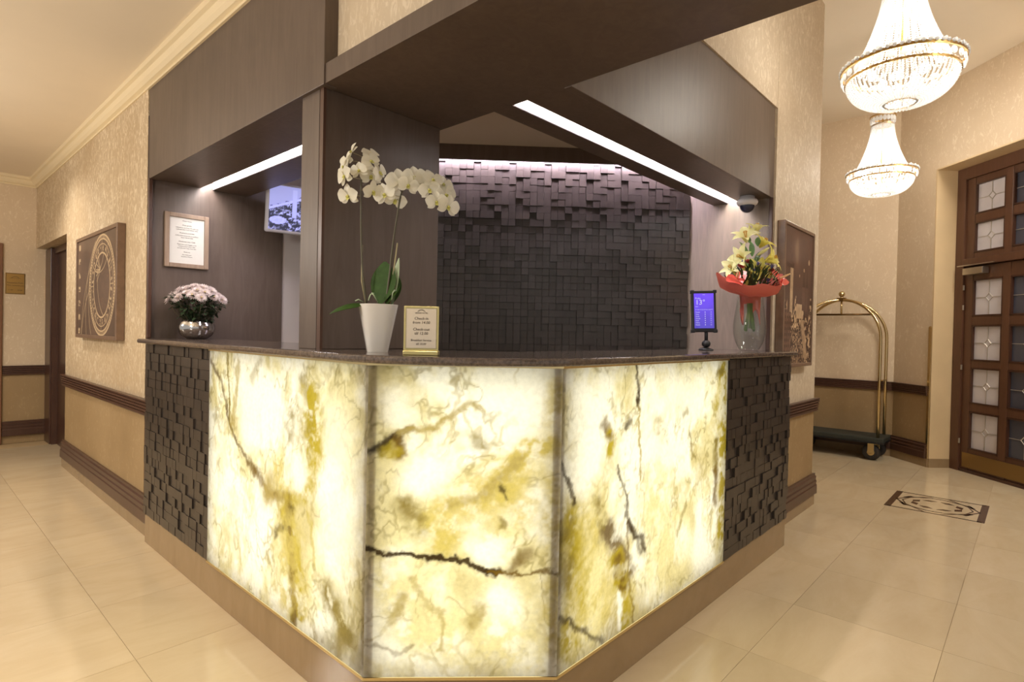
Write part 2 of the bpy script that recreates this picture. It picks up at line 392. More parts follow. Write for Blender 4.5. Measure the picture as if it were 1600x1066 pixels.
# mouldings
def rail_prof(z0, z1, d):
    h = z1-z0; p = [(0, z0), (d*0.55, z0)]
    for k in range(4):
        a = z0 + h*(0.06+0.21*k); o_ = d*(0.62+0.1*k)
        p += [(o_, a), (o_, a+h*0.14), (o_-d*0.22, a+h*0.165), (o_-d*0.22, a+h*0.19)]
    p += [(d, z0+h*0.9), (d, z1), (0, z1)]; return p
def base_prof(z0, z1, d):
    h = z1-z0
    p = [(0, z0), (d, z0), (d, z0+h*0.42), (d*0.82, z0+h*0.46), (d*0.82, z0+h*0.54), (d*0.92, z0+h*0.56), (d*0.92, z0+h*0.64), (d*0.7, z0+h*0.68), (d*0.7, z0+h*0.76), (d*0.8, z0+h*0.78), (d*0.8, z0+h*0.86), (d*0.5, z0+h*0.9), (d*0.5, z1), (0, z1)]
    return p
def mould(name, prof, p0, p1, out, mat, label): return struct(MB().extrude(prof, p0, p1, out).build(name, mat), label)
RP = rail_prof(0.735, 0.835, 0.035); BP = base_prof(0.085, 0.24, 0.03)
mould('trim_10', RP, (0.06, 2.80, 0), (0.06, 5.40, 0), (-1,0,0), M_WOOD2, 'grooved dark dado rail on the left wall')
mould('baseboard_left', BP, (0.06, 2.79, 0), (0.06, 5.40, 0), (-1,0,0), M_WOOD2, 'stepped dark baseboard along the left wall')
struct(box('trim_11', (0.040, 2.79, 0, 0.06, 5.39, 0.085), M_STONE), 'cream stone skirting under the left baseboard')
mould('trim_12', RP, (-0.21, 6.95, 0), (0.2, 6.95, 0), (0,-1,0), M_WOOD2, 'dark dado rail on the corridor end wall')
mould('baseboard_end', BP, (-0.21, 6.95, 0), (0.2, 6.95, 0), (0,-1,0), M_WOOD2, 'dark baseboard on the corridor end wall')
mould('trim_13', RP, (2.78, 0.155, 0), (3.919, 0.155, 0), (0,-1,0), M_WOOD2, 'grooved dark dado rail under the right picture')
mould('baseboard_right', BP, (2.78, 0.155, 0), (3.914, 0.155, 0), (0,-1,0), M_WOOD2, 'stepped dark baseboard on the right wall')
mould('trim_14', RP, (3.884, 0.155, 0), (3.884, 3.2, 0), (1,0,0), M_WOOD2, 'dark dado rail on the lobby side of the corner')
mould('baseboard_corner', BP, (3.884, 0.155, 0), (3.884, 3.2, 0), (1,0,0), M_WOOD2, 'dark baseboard on the lobby side of the corner')
struct(box('trim_15', (2.76, 0.138, 0, 3.897, 0.155, 0.085), M_STONE), 'cream stone skirting under the right baseboard')
struct(box('trim_16', (3.884, 0.139, 0, 3.901, 3.2, 0.085), M_STONE), 'cream stone skirting round the right wall corner')
mould('trim_17', RP, (6.6, 0.03, 0), (6.6, 3.2, 0), (-1,0,0), M_WOOD2, 'dark dado rail behind the luggage cart')
mould('baseboard_far', BP, (6.6, 0.03, 0), (6.6, 3.2, 0), (-1,0,0), M_WOOD2, 'dark baseboard behind the luggage cart')
struct(box('trim_18', (6.58, 0.03, 0, 6.6, 3.2, 0.085), M_STONE), 'stone skirting behind the luggage cart')
struct(MB().extrude(RP, (0, 0, 0), (0.51, 0, 0), (0,-1,0)).build('trim_19', M_WOOD2, **DW), 'short dark dado rail beside the lobby door')
struct(MB().extrude(BP, (0, 0, 0), (0.51, 0, 0), (0,-1,0)).build('baseboard_door', M_WOOD2, **DW), 'short dark baseboard beside the lobby door')
struct(MB().box(0, -0.02, 0, 0.54, 0, 0.085).build('trim_20', M_STONE, **DW), 'stone skirting beside the lobby door')
CP = [(0, 2.762), (0.012, 2.762), (0.012, 2.775), (0.03, 2.782), (0.045, 2.80), (0.055, 2.826), (0.072, 2.834), (0.075, 2.86), (0, 2.86)]
mould('trim_21', CP, (0.064, 0.862, 0), (0.064, 6.95, 0), (-1,0,0), M_CROWN, 'cream crown moulding along the left wall')
mould('trim_22', CP, (0.12, -4.2, 0), (0.12, 0.862, 0), (-1,0,0), M_CROWN, 'cream crown moulding above the long beam')
mould('trim_23', CP, (-3.4, 6.95, 0), (0.06, 6.95, 0), (0,-1,0), M_CROWN, 'cream crown moulding on the corridor end wall')

# dark door in the left wall recess, door casing at the corridor end
d = empty('door_1', (0.17, 6.15, 0)); struct(d, 'dark brown door recessed in the left wall')
MB().box(0.03, -0.78, 0, 0.08, 0.52, 2.05).build('leaf', M_DARKDOOR, d)
MB().box(-0.03, 0.50, 0, 0.06, 0.79, 2.10).build('jamb', M_DARKDOOR, d, bevel=0.006)
MB().box(0.0, -0.78, 2.04, 0.06, 0.79, 2.108).build('head', M_DARKDOOR, d, bevel=0.004)
MB().box(-0.015, 0.46, 0, 0.05, 0.50, 2.06).build('stop', M_WOOD2, d)
d = empty('door_2', (-0.75, 6.95, 0)); struct(d, 'brown door casing at the end of the corridor')
m_ = pm('casing_brown', lin(128,88,62), 0.4)
MB().box(0.45, -0.03, 0, 0.535, 0, 2.13).build('casing', m_, d, bevel=0.005)
MB().box(-0.5, -0.03, 2.05, 0.45, 0, 2.13).build('casing', m_, d, bevel=0.005)
MB().box(-0.5, -0.012, 0, 0.45, 0, 2.05).build('leaf', M_DARKDOOR, d)

# ------------------------------------------------------------------ tiled wood block wall behind the desk
BW = dict(loc=(2.858, 0.742, 0), rz=math.radians(135))
wb = struct(MB().box(0, -0.12, 0, 2.0, 0, 2.575).build('wall_back', pm('block_backing', lin(40,33,29), 0.6), **BW), 'back wall of dark wood blocks in uneven relief')
struct(MB().box(2.0, -1.3, 0, 2.08, 0, 2.575).build('wall_return', M_WHITE, **BW), 'white return wall at the left end of the block wall')
struct(MB().box(0, 0.120, 2.474, 2.02, 0.138, 2.575).box(0, 0, 2.550, 2.02, 0.120, 2.575).build('trim_24', M_WOOD, **BW), 'dark pelmet over the block wall hiding a light strip')
led = MB().box(0.02, 0.075, 2.53, 1.98, 0.11, 2.546).build('light_strip', M_LEDV, **BW)
tag(led, 'violet white light strip washing down the block wall', 'light strip')
bmesh_unit = MB().box(0.0006, 0, 0.0006, 0.9994, 1, 0.9994)
def block_mesh():
    me = MB().box(0.012, 0, 0.012, 0.988, 1, 0.988).mesh('wood_block'); me.materials.append(M_BLOCK); return me
BLK = block_mesh()
def blocks(parent, x0, x1, z0, z1, pitch, keep, seed, dmin=0.005, dmax=0.026, sgn=1, off=0.0):
    # keep(cx, cz) gives a rank: smallest first become single objects, the rest one joined part
    rr = random.Random(seed); items = []
    ncol = round((x1-x0)/pitch); nrow = round((z1-z0)/pitch); px = (x1-x0)/ncol; pz = (z1-z0)/nrow
    pat = [[rr.choice((0.0, 0.25, 0.5, 0.75, 1.0)) for _ in range(5)] for _ in range(7)]
    for r in range(nrow):
        c = 0
        while c < ncol:
            wd = 2 if rr.random() < 0.09 and c+1 < ncol else 1
            dd = dmin + (dmax-dmin)*(0.7*pat[r % 7][(c + (r//7)*2) % 5] + 0.3*rr.random())
            items.append((x0+c*px, z0+r*pz, wd*px, pz, dd)); c += wd
    items.sort(key=lambda t: keep(t[0]+t[2]/2, t[1]+t[3]/2))
    rest = MB()
    for k, (bx, bz, bw, bh, dd) in enumerate(items):
        if k < keep.n:
            o = link('wood_block', BLK, parent, loc=(bx, off, bz)); o.scale = (bw, sgn*dd, bh)
        else:
            y0, y1 = sorted((off, off+sgn*dd)); rest.box(bx+0.0009, y0, bz+0.0009, bx+bw-0.0009, y1, bz+bh-0.0009)
    if rest.v:
        o = rest.build('wood_blocks_rest', M_BLOCK, parent); o['kind'] = 'stuff'
class Keep:
    def __init__(s, n, f): s.n = n; s.f = f
    def __call__(s, a, b): return s.f(a, b)
blocks(wb, 0.0, 2.0, 1.02, 2.54, 0.0495, Keep(300, lambda a, b: -b*3 + abs(a-0.9)*0.6), 3)

# ------------------------------------------------------------------ reception desk
ZB, ZT = 0.176, 1.186
desk = tag(empty('reception_desk', (0, 0, 0)), 'reception desk with glowing backlit onyx front and dark wood block ends', 'reception desk')
A_, B_, C_, D_, E_, F_ = (0, 1.766), (0, 0.438), (0.438, 0), (1.78, 0), (2.766, 0), (0, 2.779)
def ring(o, i):   # plan outline between offset o and i inwards of the front faces
    k = 0.4142
    f = lambda t: [(t, 2.779), (t, 0.438+t*k), (0.438+t*k, t), (2.766, t)]
    return f(o) + f(i)[::-1]
MB().prism(ring(0.012, 0.36), 0, ZB-0.004).build('plinth', M_STONE, desk, bevel=0.002)['label'] = 'polished cream stone plinth'
MB().prism(ring(0.10, 0.36), ZB-0.004, ZT).build('carcass', pm('carcass', lin(60,50,44), 0.6), desk)
arc = [(-0.035+0.6-0.6*math.cos(a), -0.03+0.6-0.6*math.sin(a)) for a in [PI/2*k/16 for k in range(17)]]
slab = [(-0.035, 2.808)] + arc + [(2.798, -0.03), (2.798, 0.17), (2.856, 0.17), (2.856, 0.5), (0.74, 0.5), (0.5, 0.74), (0.5, 2.982), (0.07, 2.982), (0.07, 2.808)]
so = MB().prism(slab, 1.1875, 1.214).build('worktop', M_TOP, desk); so['label'] = 'polished dark brown granite worktop'
b = so.modifiers.new('bevel', 'BEVEL'); b.width = 0.0105; b.segments = 4; b.limit_method = 'ANGLE'; b.angle_limit = math.radians(50)
# onyx
COLS = dict(w=(1.0, 0.99, 0.92), c=(0.80, 0.72, 0.40), t=(0.40, 0.31, 0.10), b=(0.045, 0.026, 0.008), o=(0.44, 0.34, 0.02), v=(0.24, 0.18, 0.04), g=(0.17, 0.12, 0.06), y=(0.60, 0.49, 0.14), n=(0.15, 0.085, 0.01))
def onyx(wd, ht, seed, strokes, cloud=0.0):
    def fn(U_, V_):
        x = U_*wd; y = V_*ht
        wx = x + 0.16*(fbm(x*3.2, y*3.2, seed+50)-0.5); wy = y + 0.16*(fbm(x*3.2+9, y*3.2+4, seed+60)-0.5)
        n1 = fbm(wx*4.5, wy*3.6, seed, 6, 0.58); n2 = fbm(wx*11+3, wy*9, seed+11, 5, 0.6); n3 = fbm(wx*2.2, wy*2.0+7, seed+23, 4)
        col = np.ones(x.shape+(3,))*np.array(COLS['w'])
        def put(mask, key): 
            nonlocal col
            col = col*(1-mask[..., None]) + np.array(COLS[key])*mask[..., None]
        put(sstep(0.40, 0.66, n1*0.55+n2*0.45)*0.9, 'c'); put(sstep(0.55, 0.8, n2)*0.28, 't')
        put(sstep(0.50, 0.74, n1*0.4+n3*0.6)*(0.5+cloud), 't')
        rg = 1-np.abs(2*fbm(wx*5.5, wy*4.2, seed+31, 5, 0.6)-1); put(sstep(0.93, 0.99, rg)*0.45*sstep(0.4, 0.65, n3+0.1), 't')
        rg = 1-np.abs(2*fbm(wx*9.5, wy*7.2, seed+41, 4, 0.6)-1); put(sstep(0.92, 0.995, rg)*0.5*sstep(0.38, 0.56, n2), 'v')
        jx = x + 0.05*(fbm(x*14, y*14, seed+70, 5, 0.62)-0.5) + 0.02*(fbm(x*50, y*50, seed+72, 3)-0.5); jy = y + 0.05*(fbm(x*14+5, y*14+8, seed+80, 5, 0.62)-0.5) + 0.02*(fbm(x*50+3, y*50, seed+82, 3)-0.5)
        br = 0.62+0.75*fbm(x*16, y*16, seed+90, 4, 0.65)
        for pts, w_, key, st in strokes:
            d_ = seg_dist(jx, jy, pts); mot = br if w_ < 0.03 else br*(0.35+0.85*sstep(0.36, 0.6, fbm(x*20+w_*50, y*20, seed+95, 4, 0.62))); put(np.clip(st*np.exp(-(d_/(w_*1.08))**2.8)*(mot if key != 'w' else 1.0), 0, 0.97), key)
        return np.clip(col, 0, 1)
    return fn
SL = [([(0.443,0.801),(0.462,0.696)],0.10,'w',0.9), ([(0.877,0.584),(0.903,0.531)],0.06,'w',0.9), ([(1.13,0.75),(1.2,0.5)],0.12,'w',0.6),
 ([(0.2,0.4),(0.35,0.3)],0.12,'w',0.5), ([(1.1,0.35),(1.15,0.45)],0.1,'w',0.6),
 ([(0.901,0.932),(0.95,0.87)],0.025,'v',0.7), ([(0.962,0.871),(0.977,0.761),(0.985,0.67)],0.07,'o',1.0), ([(0.93,0.80),(0.92,0.70)],0.05,'v',0.35),
 ([(0.018,0.968),(0.154,0.859),(0.286,0.632),(0.452,0.548)],0.012,'g',0.9), ([(0.452,0.548),(0.633,0.458),(0.819,0.466)],0.022,'n',0.85), ([(0.633,0.458),(0.72,0.44)],0.06,'t',0.6),
 ([(0.796,0.401),(0.85,0.294),(0.891,0.164),(0.879,0.013)],0.055,'o',0.95), ([(0.81,0.44),(0.83,0.3),(0.85,0.15),(0.865,0.01)],0.022,'n',0.95), ([(0.707,0.306),(0.797,0.371),(0.833,0.433)],0.016,'b',0.8),
 ([(0.819,0.466),(0.939,0.492),(0.994,0.571),(0.975,0.659)],0.03,'o',0.7), ([(0.203,1.005),(0.237,0.823),(0.268,0.644)],0.010,'v',0.9), ([(0.325,0.955),(0.306,0.815),(0.284,0.688)],0.02,'t',0.7), ([(0.543,0.992),(0.471,0.896)],0.02,'v',0.5),
 ([(1.104,0.198),(1.167,0.154),(1.228,0.092)],0.055,'v',0.85), ([(1.034,0.018),(1.057,0.004)],0.03,'n',0.9), ([(1.15,0.02),(1.3,0.03)],0.07,'v',0.6), ([(0.333,0.266),(0.388,0.088)],0.012,'o',0.5), ([(0.964,0.44),(1.004,0.268)],0.01,'o',0.5),
 ([(0.809,0.776),(0.786,0.701)],0.05,'v',0.6), ([(0.7,0.6),(0.75,0.5)],0.05,'y',0.7), ([(0.8,0.1),(0.82,0.35)],0.09,'y',0.6), ([(0.659,0.52),(0.619,0.449)],0.04,'t',0.5), ([(0.08,0.7),(0.2,0.68)],0.03,'v',0.45)]
SM = [([(0.213,0.667),(0.173,0.647)],0.07,'w',1.0), ([(0.471,0.904),(0.512,0.864)],0.07,'w',1.0), ([(0.434,0.231),(0.446,0.159)],0.06,'w',1.0), ([(0.08,0.9),(0.1,0.85)],0.05,'w',0.8), ([(0.36,0.42),(0.4,0.4)],0.04,'w',0.8), ([(0.56,0.6),(0.55,0.5)],0.03,'w',0.8),
 ([(0.575,0.773),(0.515,0.742),(0.455,0.67),(0.436,0.613)],0.05,'y',1.0), ([(0.436,0.613),(0.356,0.587),(0.276,0.556),(0.216,0.505),(0.258,0.444)],0.065,'y',0.8), ([(0.5,0.55),(0.4,0.5)],0.06,'y',0.6), ([(0.1,0.3),(0.2,0.15),(0.5,0.08)],0.09,'c',0.8), ([(0.6,0.95),(0.6,0.1)],0.03,'y',0.6), ([(0.5,0.72),(0.38,0.6),(0.27,0.56)],0.018,'t',0.7),
 ([(0.017,0.731),(0.052,0.751),(0.096,0.777)],0.014,'b',0.95), ([(0.096,0.777),(0.1,0.722)],0.02,'n',0.95), ([(0.06,0.74),(0.09,0.73)],0.022,'o',0.7), ([(0.0,0.73),(0.041,0.756),(0.101,0.787),(0.15,0.806)],0.008,'b',0.8), ([(0.101,0.787),(0.15,0.806),(0.221,0.801),(0.26,0.85),(0.319,0.893),(0.36,0.861)],0.010,'t',0.8),
 ([(-0.002,0.418),(0.063,0.407),(0.138,0.401),(0.239,0.381),(0.33,0.373),(0.391,0.348),(0.421,0.346)],0.0085,'b',1.3), ([(0.2,0.385),(0.24,0.381)],0.012,'b',1.2), ([(0.385,0.35),(0.41,0.347)],0.012,'b',1.2), ([(0.391,0.348),(0.462,0.345),(0.616,0.339)],0.006,'n',0.9),
 ([(0.135,0.545),(0.156,0.5)],0.035,'v',0.7), ([(0.337,0.78),(0.347,0.755)],0.022,'v',0.7), ([(0.462,0.348),(0.482,0.374),(0.522,0.405)],0.022,'n',0.7), ([(0.428,0.517),(0.423,0.501)],0.014,'v',0.8), ([(0.436,0.613),(0.445,0.60)],0.01,'b',0.9),
 ([(0.373,0.22),(0.354,0.179)],0.022,'t',0.8), ([(0.125,0.261),(0.092,0.18)],0.02,'t',0.75), ([(0.149,0.322),(0.191,0.261),(0.242,0.21),(0.244,0.088)],0.010,'t',0.6), ([(0.043,0.099),(0.084,0.068),(0.163,0.098)],0.008,'g',0.5)]
SR = [([(0.541,0.644),(0.696,0.642),(0.869,0.632)],0.045,'w',1.0), ([(1.055,0.148),(1.092,0.079)],0.09,'w',1.0), ([(0.15,0.85),(0.1,0.6)],0.08,'w',0.8), ([(0.75,0.9),(0.95,0.85)],0.09,'w',0.8), ([(0.65,0.45),(0.75,0.2)],0.16,'c',0.7), ([(0.15,0.4),(0.2,0.15)],0.12,'y',0.8),
 ([(0.052,0.496),(0.075,0.364),(0.116,0.223),(0.068,0.08)],0.085,'o',0.75), ([(0.03,0.5),(0.04,0.3)],0.05,'v',0.6), ([(0.2,0.3),(0.2,0.1)],0.07,'c',0.8),
 ([(0.464,1.012),(0.489,0.835)],0.009,'b',0.9), ([(0.489,0.835),(0.498,0.54)],0.006,'t',0.8), ([(0.342,0.627),(0.395,0.523),(0.422,0.41)],0.008,'b',0.8), ([(0.422,0.41),(0.435,0.215),(0.48,0.005)],0.008,'n',0.8),
 ([(0.228,0.505),(0.292,0.417)],0.03,'v',0.8), ([(0.292,0.417),(0.36,0.319),(0.431,0.222)],0.042,'g',0.95), ([(0.434,0.408),(0.464,0.34),(0.532,0.323),(0.547,0.269)],0.015,'b',1.0), ([(0.44,0.41),(0.52,0.27)],0.014,'b',0.7),
 ([(0.246,0.799),(0.299,0.748)],0.022,'n',0.95), ([(0.299,0.748),(0.291,0.686)],0.03,'o',0.9), ([(0.394,0.784),(0.416,0.799)],0.012,'b',0.8),
 ([(1.271,0.985),(1.301,0.69),(1.309,0.378),(1.305,0.145)],0.05,'o',1.0), ([(1.219,0.623),(1.217,0.471)],0.026,'v',0.9), ([(1.217,0.471),(1.219,0.318)],0.024,'n',0.85), ([(1.217,0.941),(1.273,0.955)],0.022,'v',0.9), ([(1.2,0.8),(1.25,0.7)],0.03,'o',0.7),
 ([(0.351,0.275),(0.4,0.154),(0.417,0.028)],0.05,'o',0.9), ([(0.36,0.27),(0.40,0.18)],0.03,'n',0.7), ([(0.367,0.152),(0.388,0.015)],0.013,'w',1.0), ([(0.002,0.702),(0.048,0.611),(0.076,0.553)],0.010,'b',0.8), ([(0.013,0.185),(0.139,0.102),(0.268,0.008)],0.010,'b',0.75),
 ([(0.927,0.687),(0.948,0.6),(0.999,0.543)],0.010,'v',0.7), ([(0.913,0.381),(0.829,0.262)],0.010,'v',0.5), ([(0.638,0.746),(0.666,0.717)],0.04,'t',0.6), ([(0.861,0.77),(0.906,0.793)],0.014,'v',0.6)]
t = NT('backlit_onyx'); t.n.remove(t.b)
a = t.new('ShaderNodeVertexColor'); a.layer_name = 'print'
fine = t.ramp(t.noise(t.coord((1,1,1)), 55, 4, 0.6), [(0.3, g(0.86)), (0.6, g(1.0))]); cc = t.mix(1.0, a.outputs[0], fine, 'MULTIPLY')
tr = t.new('ShaderNodeBsdfTranslucent'); df = t.new('ShaderNodeBsdfDiffuse'); gl = t.new('ShaderNodeBsdfGlossy'); gl.inputs['Roughness'].default_value = 0.08
m1 = t.new('ShaderNodeMixShader'); m1.inputs[0].default_value = 0.25; m2 = t.new('ShaderNodeMixShader')
fr = t.new('ShaderNodeFresnel'); fr.inputs[0].default_value = 1.35
t.l.new(cc, tr.inputs[0]); t.l.new(cc, df.inputs[0]); t.l.new(tr.outputs[0], m1.inputs[1]); t.l.new(df.outputs[0], m1.inputs[2])
t.l.new(m1.outputs[0], m2.inputs[1]); t.l.new(gl.outputs[0], m2.inputs[2]); t.l.new(fr.outputs[0], m2.inputs[0]); t.l.new(m2.outputs[0], t.out.inputs[0])
M_ONYX = t.m
def panel(p, q, seed, strokes, nx, ny, label):
    wd = math.hypot(q[0]-p[0], q[1]-p[1]); an = math.atan2(q[1]-p[1], q[0]-p[0]); mid = ((p[0]+q[0])/2, (p[1]+q[1])/2)
    o = print_panel('onyx_panel', wd, ZT-ZB-0.010, nx, ny, onyx(wd, ZT-ZB, seed, strokes), M_ONYX, desk, (mid[0], mid[1], ZB+0.006), (0, 0, an))
    o['label'] = label
    hw = wd/2
    bl = MB().box(-hw+0.03, 0.074, 0.02, hw-0.03, 0.080, ZT-ZB-0.03).build('backlight', M_BACK, o)
    return o
panel(A_, B_, 101, SL, 260, 200, 'glowing onyx panel with a dark Y-shaped vein and ochre blob')
panel(B_, C_, 202, SM, 160, 260, 'glowing onyx panel with a dark horizontal crack')
panel(C_, D_, 303, SR, 260, 200, 'glowing onyx panel with ochre right edge and brown smears')
for (p, sgn) in ((B_, 1), (C_, -1)):
    if p == B_: pts = [(0.010, 0.462), (0.007, 0.440), (0.0255, 0.4205), (0.062, 0.444), (0.075, 0.455), (0.075, 0.49)]
    else: pts = [(0.462, 0.010), (0.440, 0.007), (0.4205, 0.0255), (0.444, 0.062), (0.455, 0.075), (0.49, 0.075)]
    MB().prism(pts, ZB, ZT).build('corner_post', pm('post_brown', lin(120,96,52), 0.6), desk)
for p in ((0.001, 1.758, 0.08, 1.768), (1.772, 0.001, 1.782, 0.08)):
    MB().box(p[0], p[1], ZB, p[2], p[3], ZT).build('end_post', M_GOLD, desk)
for o_, z0, z1, nm in ((-0.004, ZB-0.004, ZB+0.005, 'trim_bead'), (-0.006, ZT-0.006, ZT+0.0015, 'trim_bead')):
    k = 0.4142; f = lambda tt: [(tt, 1.768), (tt, 0.438+tt*k), (0.438+tt*k, tt), (1.782, tt)]
    MB().prism(f(o_+0.001)+f(o_+0.009)[::-1], z0, z1).build(nm, M_GOLD, desk)
# wood block ends
mpL = MB().box(0, -0.06, 0, 1.013, -0.001, 1.010).build('block_panel', M_WOOD, desk, loc=(0.014, 1.766, ZB), rz=PI/2)
mpL['label'] = 'dark wood block relief panel at the corridor end'
mpR = MB().box(0, 0.001, 0, 0.986, 0.06, 1.010).build('block_panel', M_WOOD, desk, loc=(1.78, 0.014, ZB), rz=0)
mpR['label'] = 'dark wood block relief panel at the lobby end'
blocks(mpL, 0.004, 1.013, 0.0, 1.008, 0.0505, Keep(150, lambda a, b: a + 0.25*abs(b-0.5)), 11, 0.004, 0.014, 1)
blocks(mpR, 0.004, 0.986, 0.0, 1.008, 0.0505, Keep(150, lambda a, b: a + 0.25*abs(b-0.5)), 13, 0.004, 0.022, -1)

# ------------------------------------------------------------------ light strips in the beams
M_CHAN = pm('channel_white', (0.85, 0.85, 0.85, 1), 0.5)
l1 = MB().box(0.382, 1.064, 2.268, 0.426, 2.978, 2.279).build('light_strip', M_LED)
for x_ in (0.3662, 0.4398): MB().box(x_, 1.062, 2.214, x_+0.002, 2.982, 2.2805).build('channel_side', M_CHAN, l1); tag(l1, 'white light strip under the beam over the left counter', 'light strip')
l2 = MB().box(0.674, 0.399, 2.268, 2.852, 0.443, 2.279).build('light_strip', M_LED)
for y_ in (0.3832, 0.4578): MB().box(0.672, y_, 2.214, 2.856, y_+0.002, 2.2805).build('channel_side', M_CHAN, l2); tag(l2, 'white light strip under the beam over the right counter', 'light strip')
# ------------------------------------------------------------------ glazed lobby door
dr = struct(empty('door_3', (6.6, 0.05, 0), math.radians(225)), 'tall brown wooden door with leaded glass panes')
YD = 0.25
struct(MB().box(0.0, 0.95, 0, 3.4, 1.05, 3.2).box(0.0, 0.36, 0, 0.1, 0.95, 3.2).box(3.3, 0.36, 0, 3.4, 0.95, 3.2).box(0.0, 0.36, 3.1, 3.4, 1.05, 3.2).build('wall_vestibule', pm('vestibule_grey', lin(150,146,150), 0.7), **DW), 'dim vestibule wall behind the glazed door')
def dbox(name, x0, x1, z0, z1, y0=YD-0.03, y1=YD+0.04, mat=M_DOOR, par=None, bev=0.004): return MB().box(x0, y0, z0, x1, y1, z1).build(name, mat, par or dr, bevel=bev)
dbox('frame_post', 0.552, 0.655, 0, 3.05, YD-0.04); dbox('frame_post', 2.545, 2.655, 0, 3.05, YD-0.04); dbox('frame_head', 0.655, 2.545, 2.93, 3.05, YD-0.04); dbox('transom', 0.655, 2.545, 2.055, 2.13, YD-0.05)
XS = [(0.745, 1.08), (1.155, 1.49), (1.72, 2.055), (2.13, 2.465)]
ZR = [(2.567, 2.87), (2.187, 2.485), (1.557, 1.92), (1.117, 1.467), (0.69, 1.047), (0.236, 0.61)]
M_FROST = pm('frosted_glass', lin(205,200,205), 0.25, 0, var=0.04, vs=4)
gt = NT('clear_glass'); gt.set('Base Color', lin(70,72,84)); gt.set('Roughness', 0.05); gt.set('Specular IOR Level', 0.8); M_CLEAR = gt.m
M_LEAD = pm('lead_came', lin(190,184,176), 0.35, 0.6)
# stiles and rails: leaf 1 covers columns 1-2, leaf 2 columns 3-4, fixed lights above
for (xa, xb) in ((0.655, 1.585), (1.605, 2.545)):
    dbox('threshold', xa, xb, 0.0, 0.03, YD-0.03, YD+0.04, M_DARKDOOR, bev=0)
    cols = [c for c in XS if xa < c[0] < xb]
    for (z0, z1) in ((2.13, 2.93), (0.03, 2.05)):
        nm = 'fixed_light' if z0 > 2 else 'leaf'
        rows = [r for r in ZR if z0 < r[0] < z1]
        lf = MB(); ex = [xa] + [v for c in cols for v in c] + [xb]
        for k in range(0, len(ex), 2): lf.box(ex[k], YD-0.018, z0, ex[k+1], YD+0.03, z1)
        zz = sorted([v for r in rows for v in r]); ez = [z0] + zz + [z1]
        for c in cols:
            for k in range(0, len(ez), 2): lf.box(c[0], YD-0.012, ez[k], c[1], YD+0.026, ez[k+1])
        leaf = lf.build(nm, M_DOOR, dr, bevel=0.003)
        for ci, c in enumerate(cols):
            for r in rows:
                pane = MB().box(c[0], YD+0.008, r[0], c[1], YD+0.014, r[1]).build('pane', M_FROST if c is XS[0] else M_CLEAR, dr)
                wd, hh = c[1]-c[0], r[1]-r[0]; cx, cz = (c[0]+c[1])/2, (r[0]+r[1])/2; q = 0.038; y0, y1 = YD+0.003, YD+0.009; tb = 0.0026
                lc = MB(); lc.box(cx-tb, y0, r[0], cx+tb, y1, cz-q); lc.box(cx-tb, y0, cz+q, cx+tb, y1, r[1]); lc.box(c[0], y0, cz-tb, cx-q, y1, cz+tb); lc.box(cx+q, y0, cz-tb, c[1], y1, cz+tb)
                for (ax, az, bx_, bz) in ((q,0,0,q), (0,q,-q,0), (-q,0,0,-q), (0,-q,q,0)):
                    lc.tube([(cx+ax, (y0+y1)/2, cz+az), (cx+bx_, (y0+y1)/2, cz+bz)], 0.0045, 4)
                lc.build('lead_came', M_LEAD, pane)
                bd = MB(); e = 0.014
                bd.box(c[0], YD-0.016, r[0], c[1], YD+0.006, r[0]+e); bd.box(c[0], YD-0.016, r[1]-e, c[1], YD+0.006, r[1]); bd.box(c[0], YD-0.016, r[0], c[0]+e, YD+0.006, r[1]); bd.box(c[1]-e, YD-0.016, r[0], c[1], YD+0.006, r[1])
                bd.build('glazing_bead', M_DARKDOOR, pane)
    dbox('kick_plate', xa+0.03, xb-0.03, 0.05, 0.195, YD-0.023, YD-0.016, pm('bronze_plate', lin(150,122,76), 0.35, 0.8), bev=0)
cl = dbox('door_closer', 0.70, 0.93, 1.965, 2.03, YD-0.09, YD-0.02, M_STEEL)
MB().box(-0.22, -0.012, 0.0, 0.2, 0.0, 0.008).build('arm', M_STEEL, cl, loc=(0.83, YD-0.06, 2.058))
for z in (1.82, 1.62, 1.02, 0.28): MB().tube([(0.66, YD-0.035, z), (0.66, YD-0.035, z+0.05)], 0.008, 8).build('hinge', M_STEEL, dr)
bg = MB(); pts = [(0.503, 0.088), (0.535, 0.088), (0.535, 1.44)] + [(0.519+0.016*math.cos(a), 1.44+0.016*math.sin(a)) for a in [PI*k/8 for k in range(9)]] + [(0.503, 1.44)]
n = len(pts); bg.add([(x, -0.012, z) for x, z in pts]+[(x, -0.001, z) for x, z in pts], [tuple(range(n)), tuple(range(2*n-1, n-1, -1))]+[(i, n+i, n+(i+1)%n, (i+1)%n) for i in range(n)])
tag(bg.build('corner_guard', M_BRASS, bevel=0.0045, **DW), 'brass guard strip with rounded top beside the lobby door', 'guard strip')

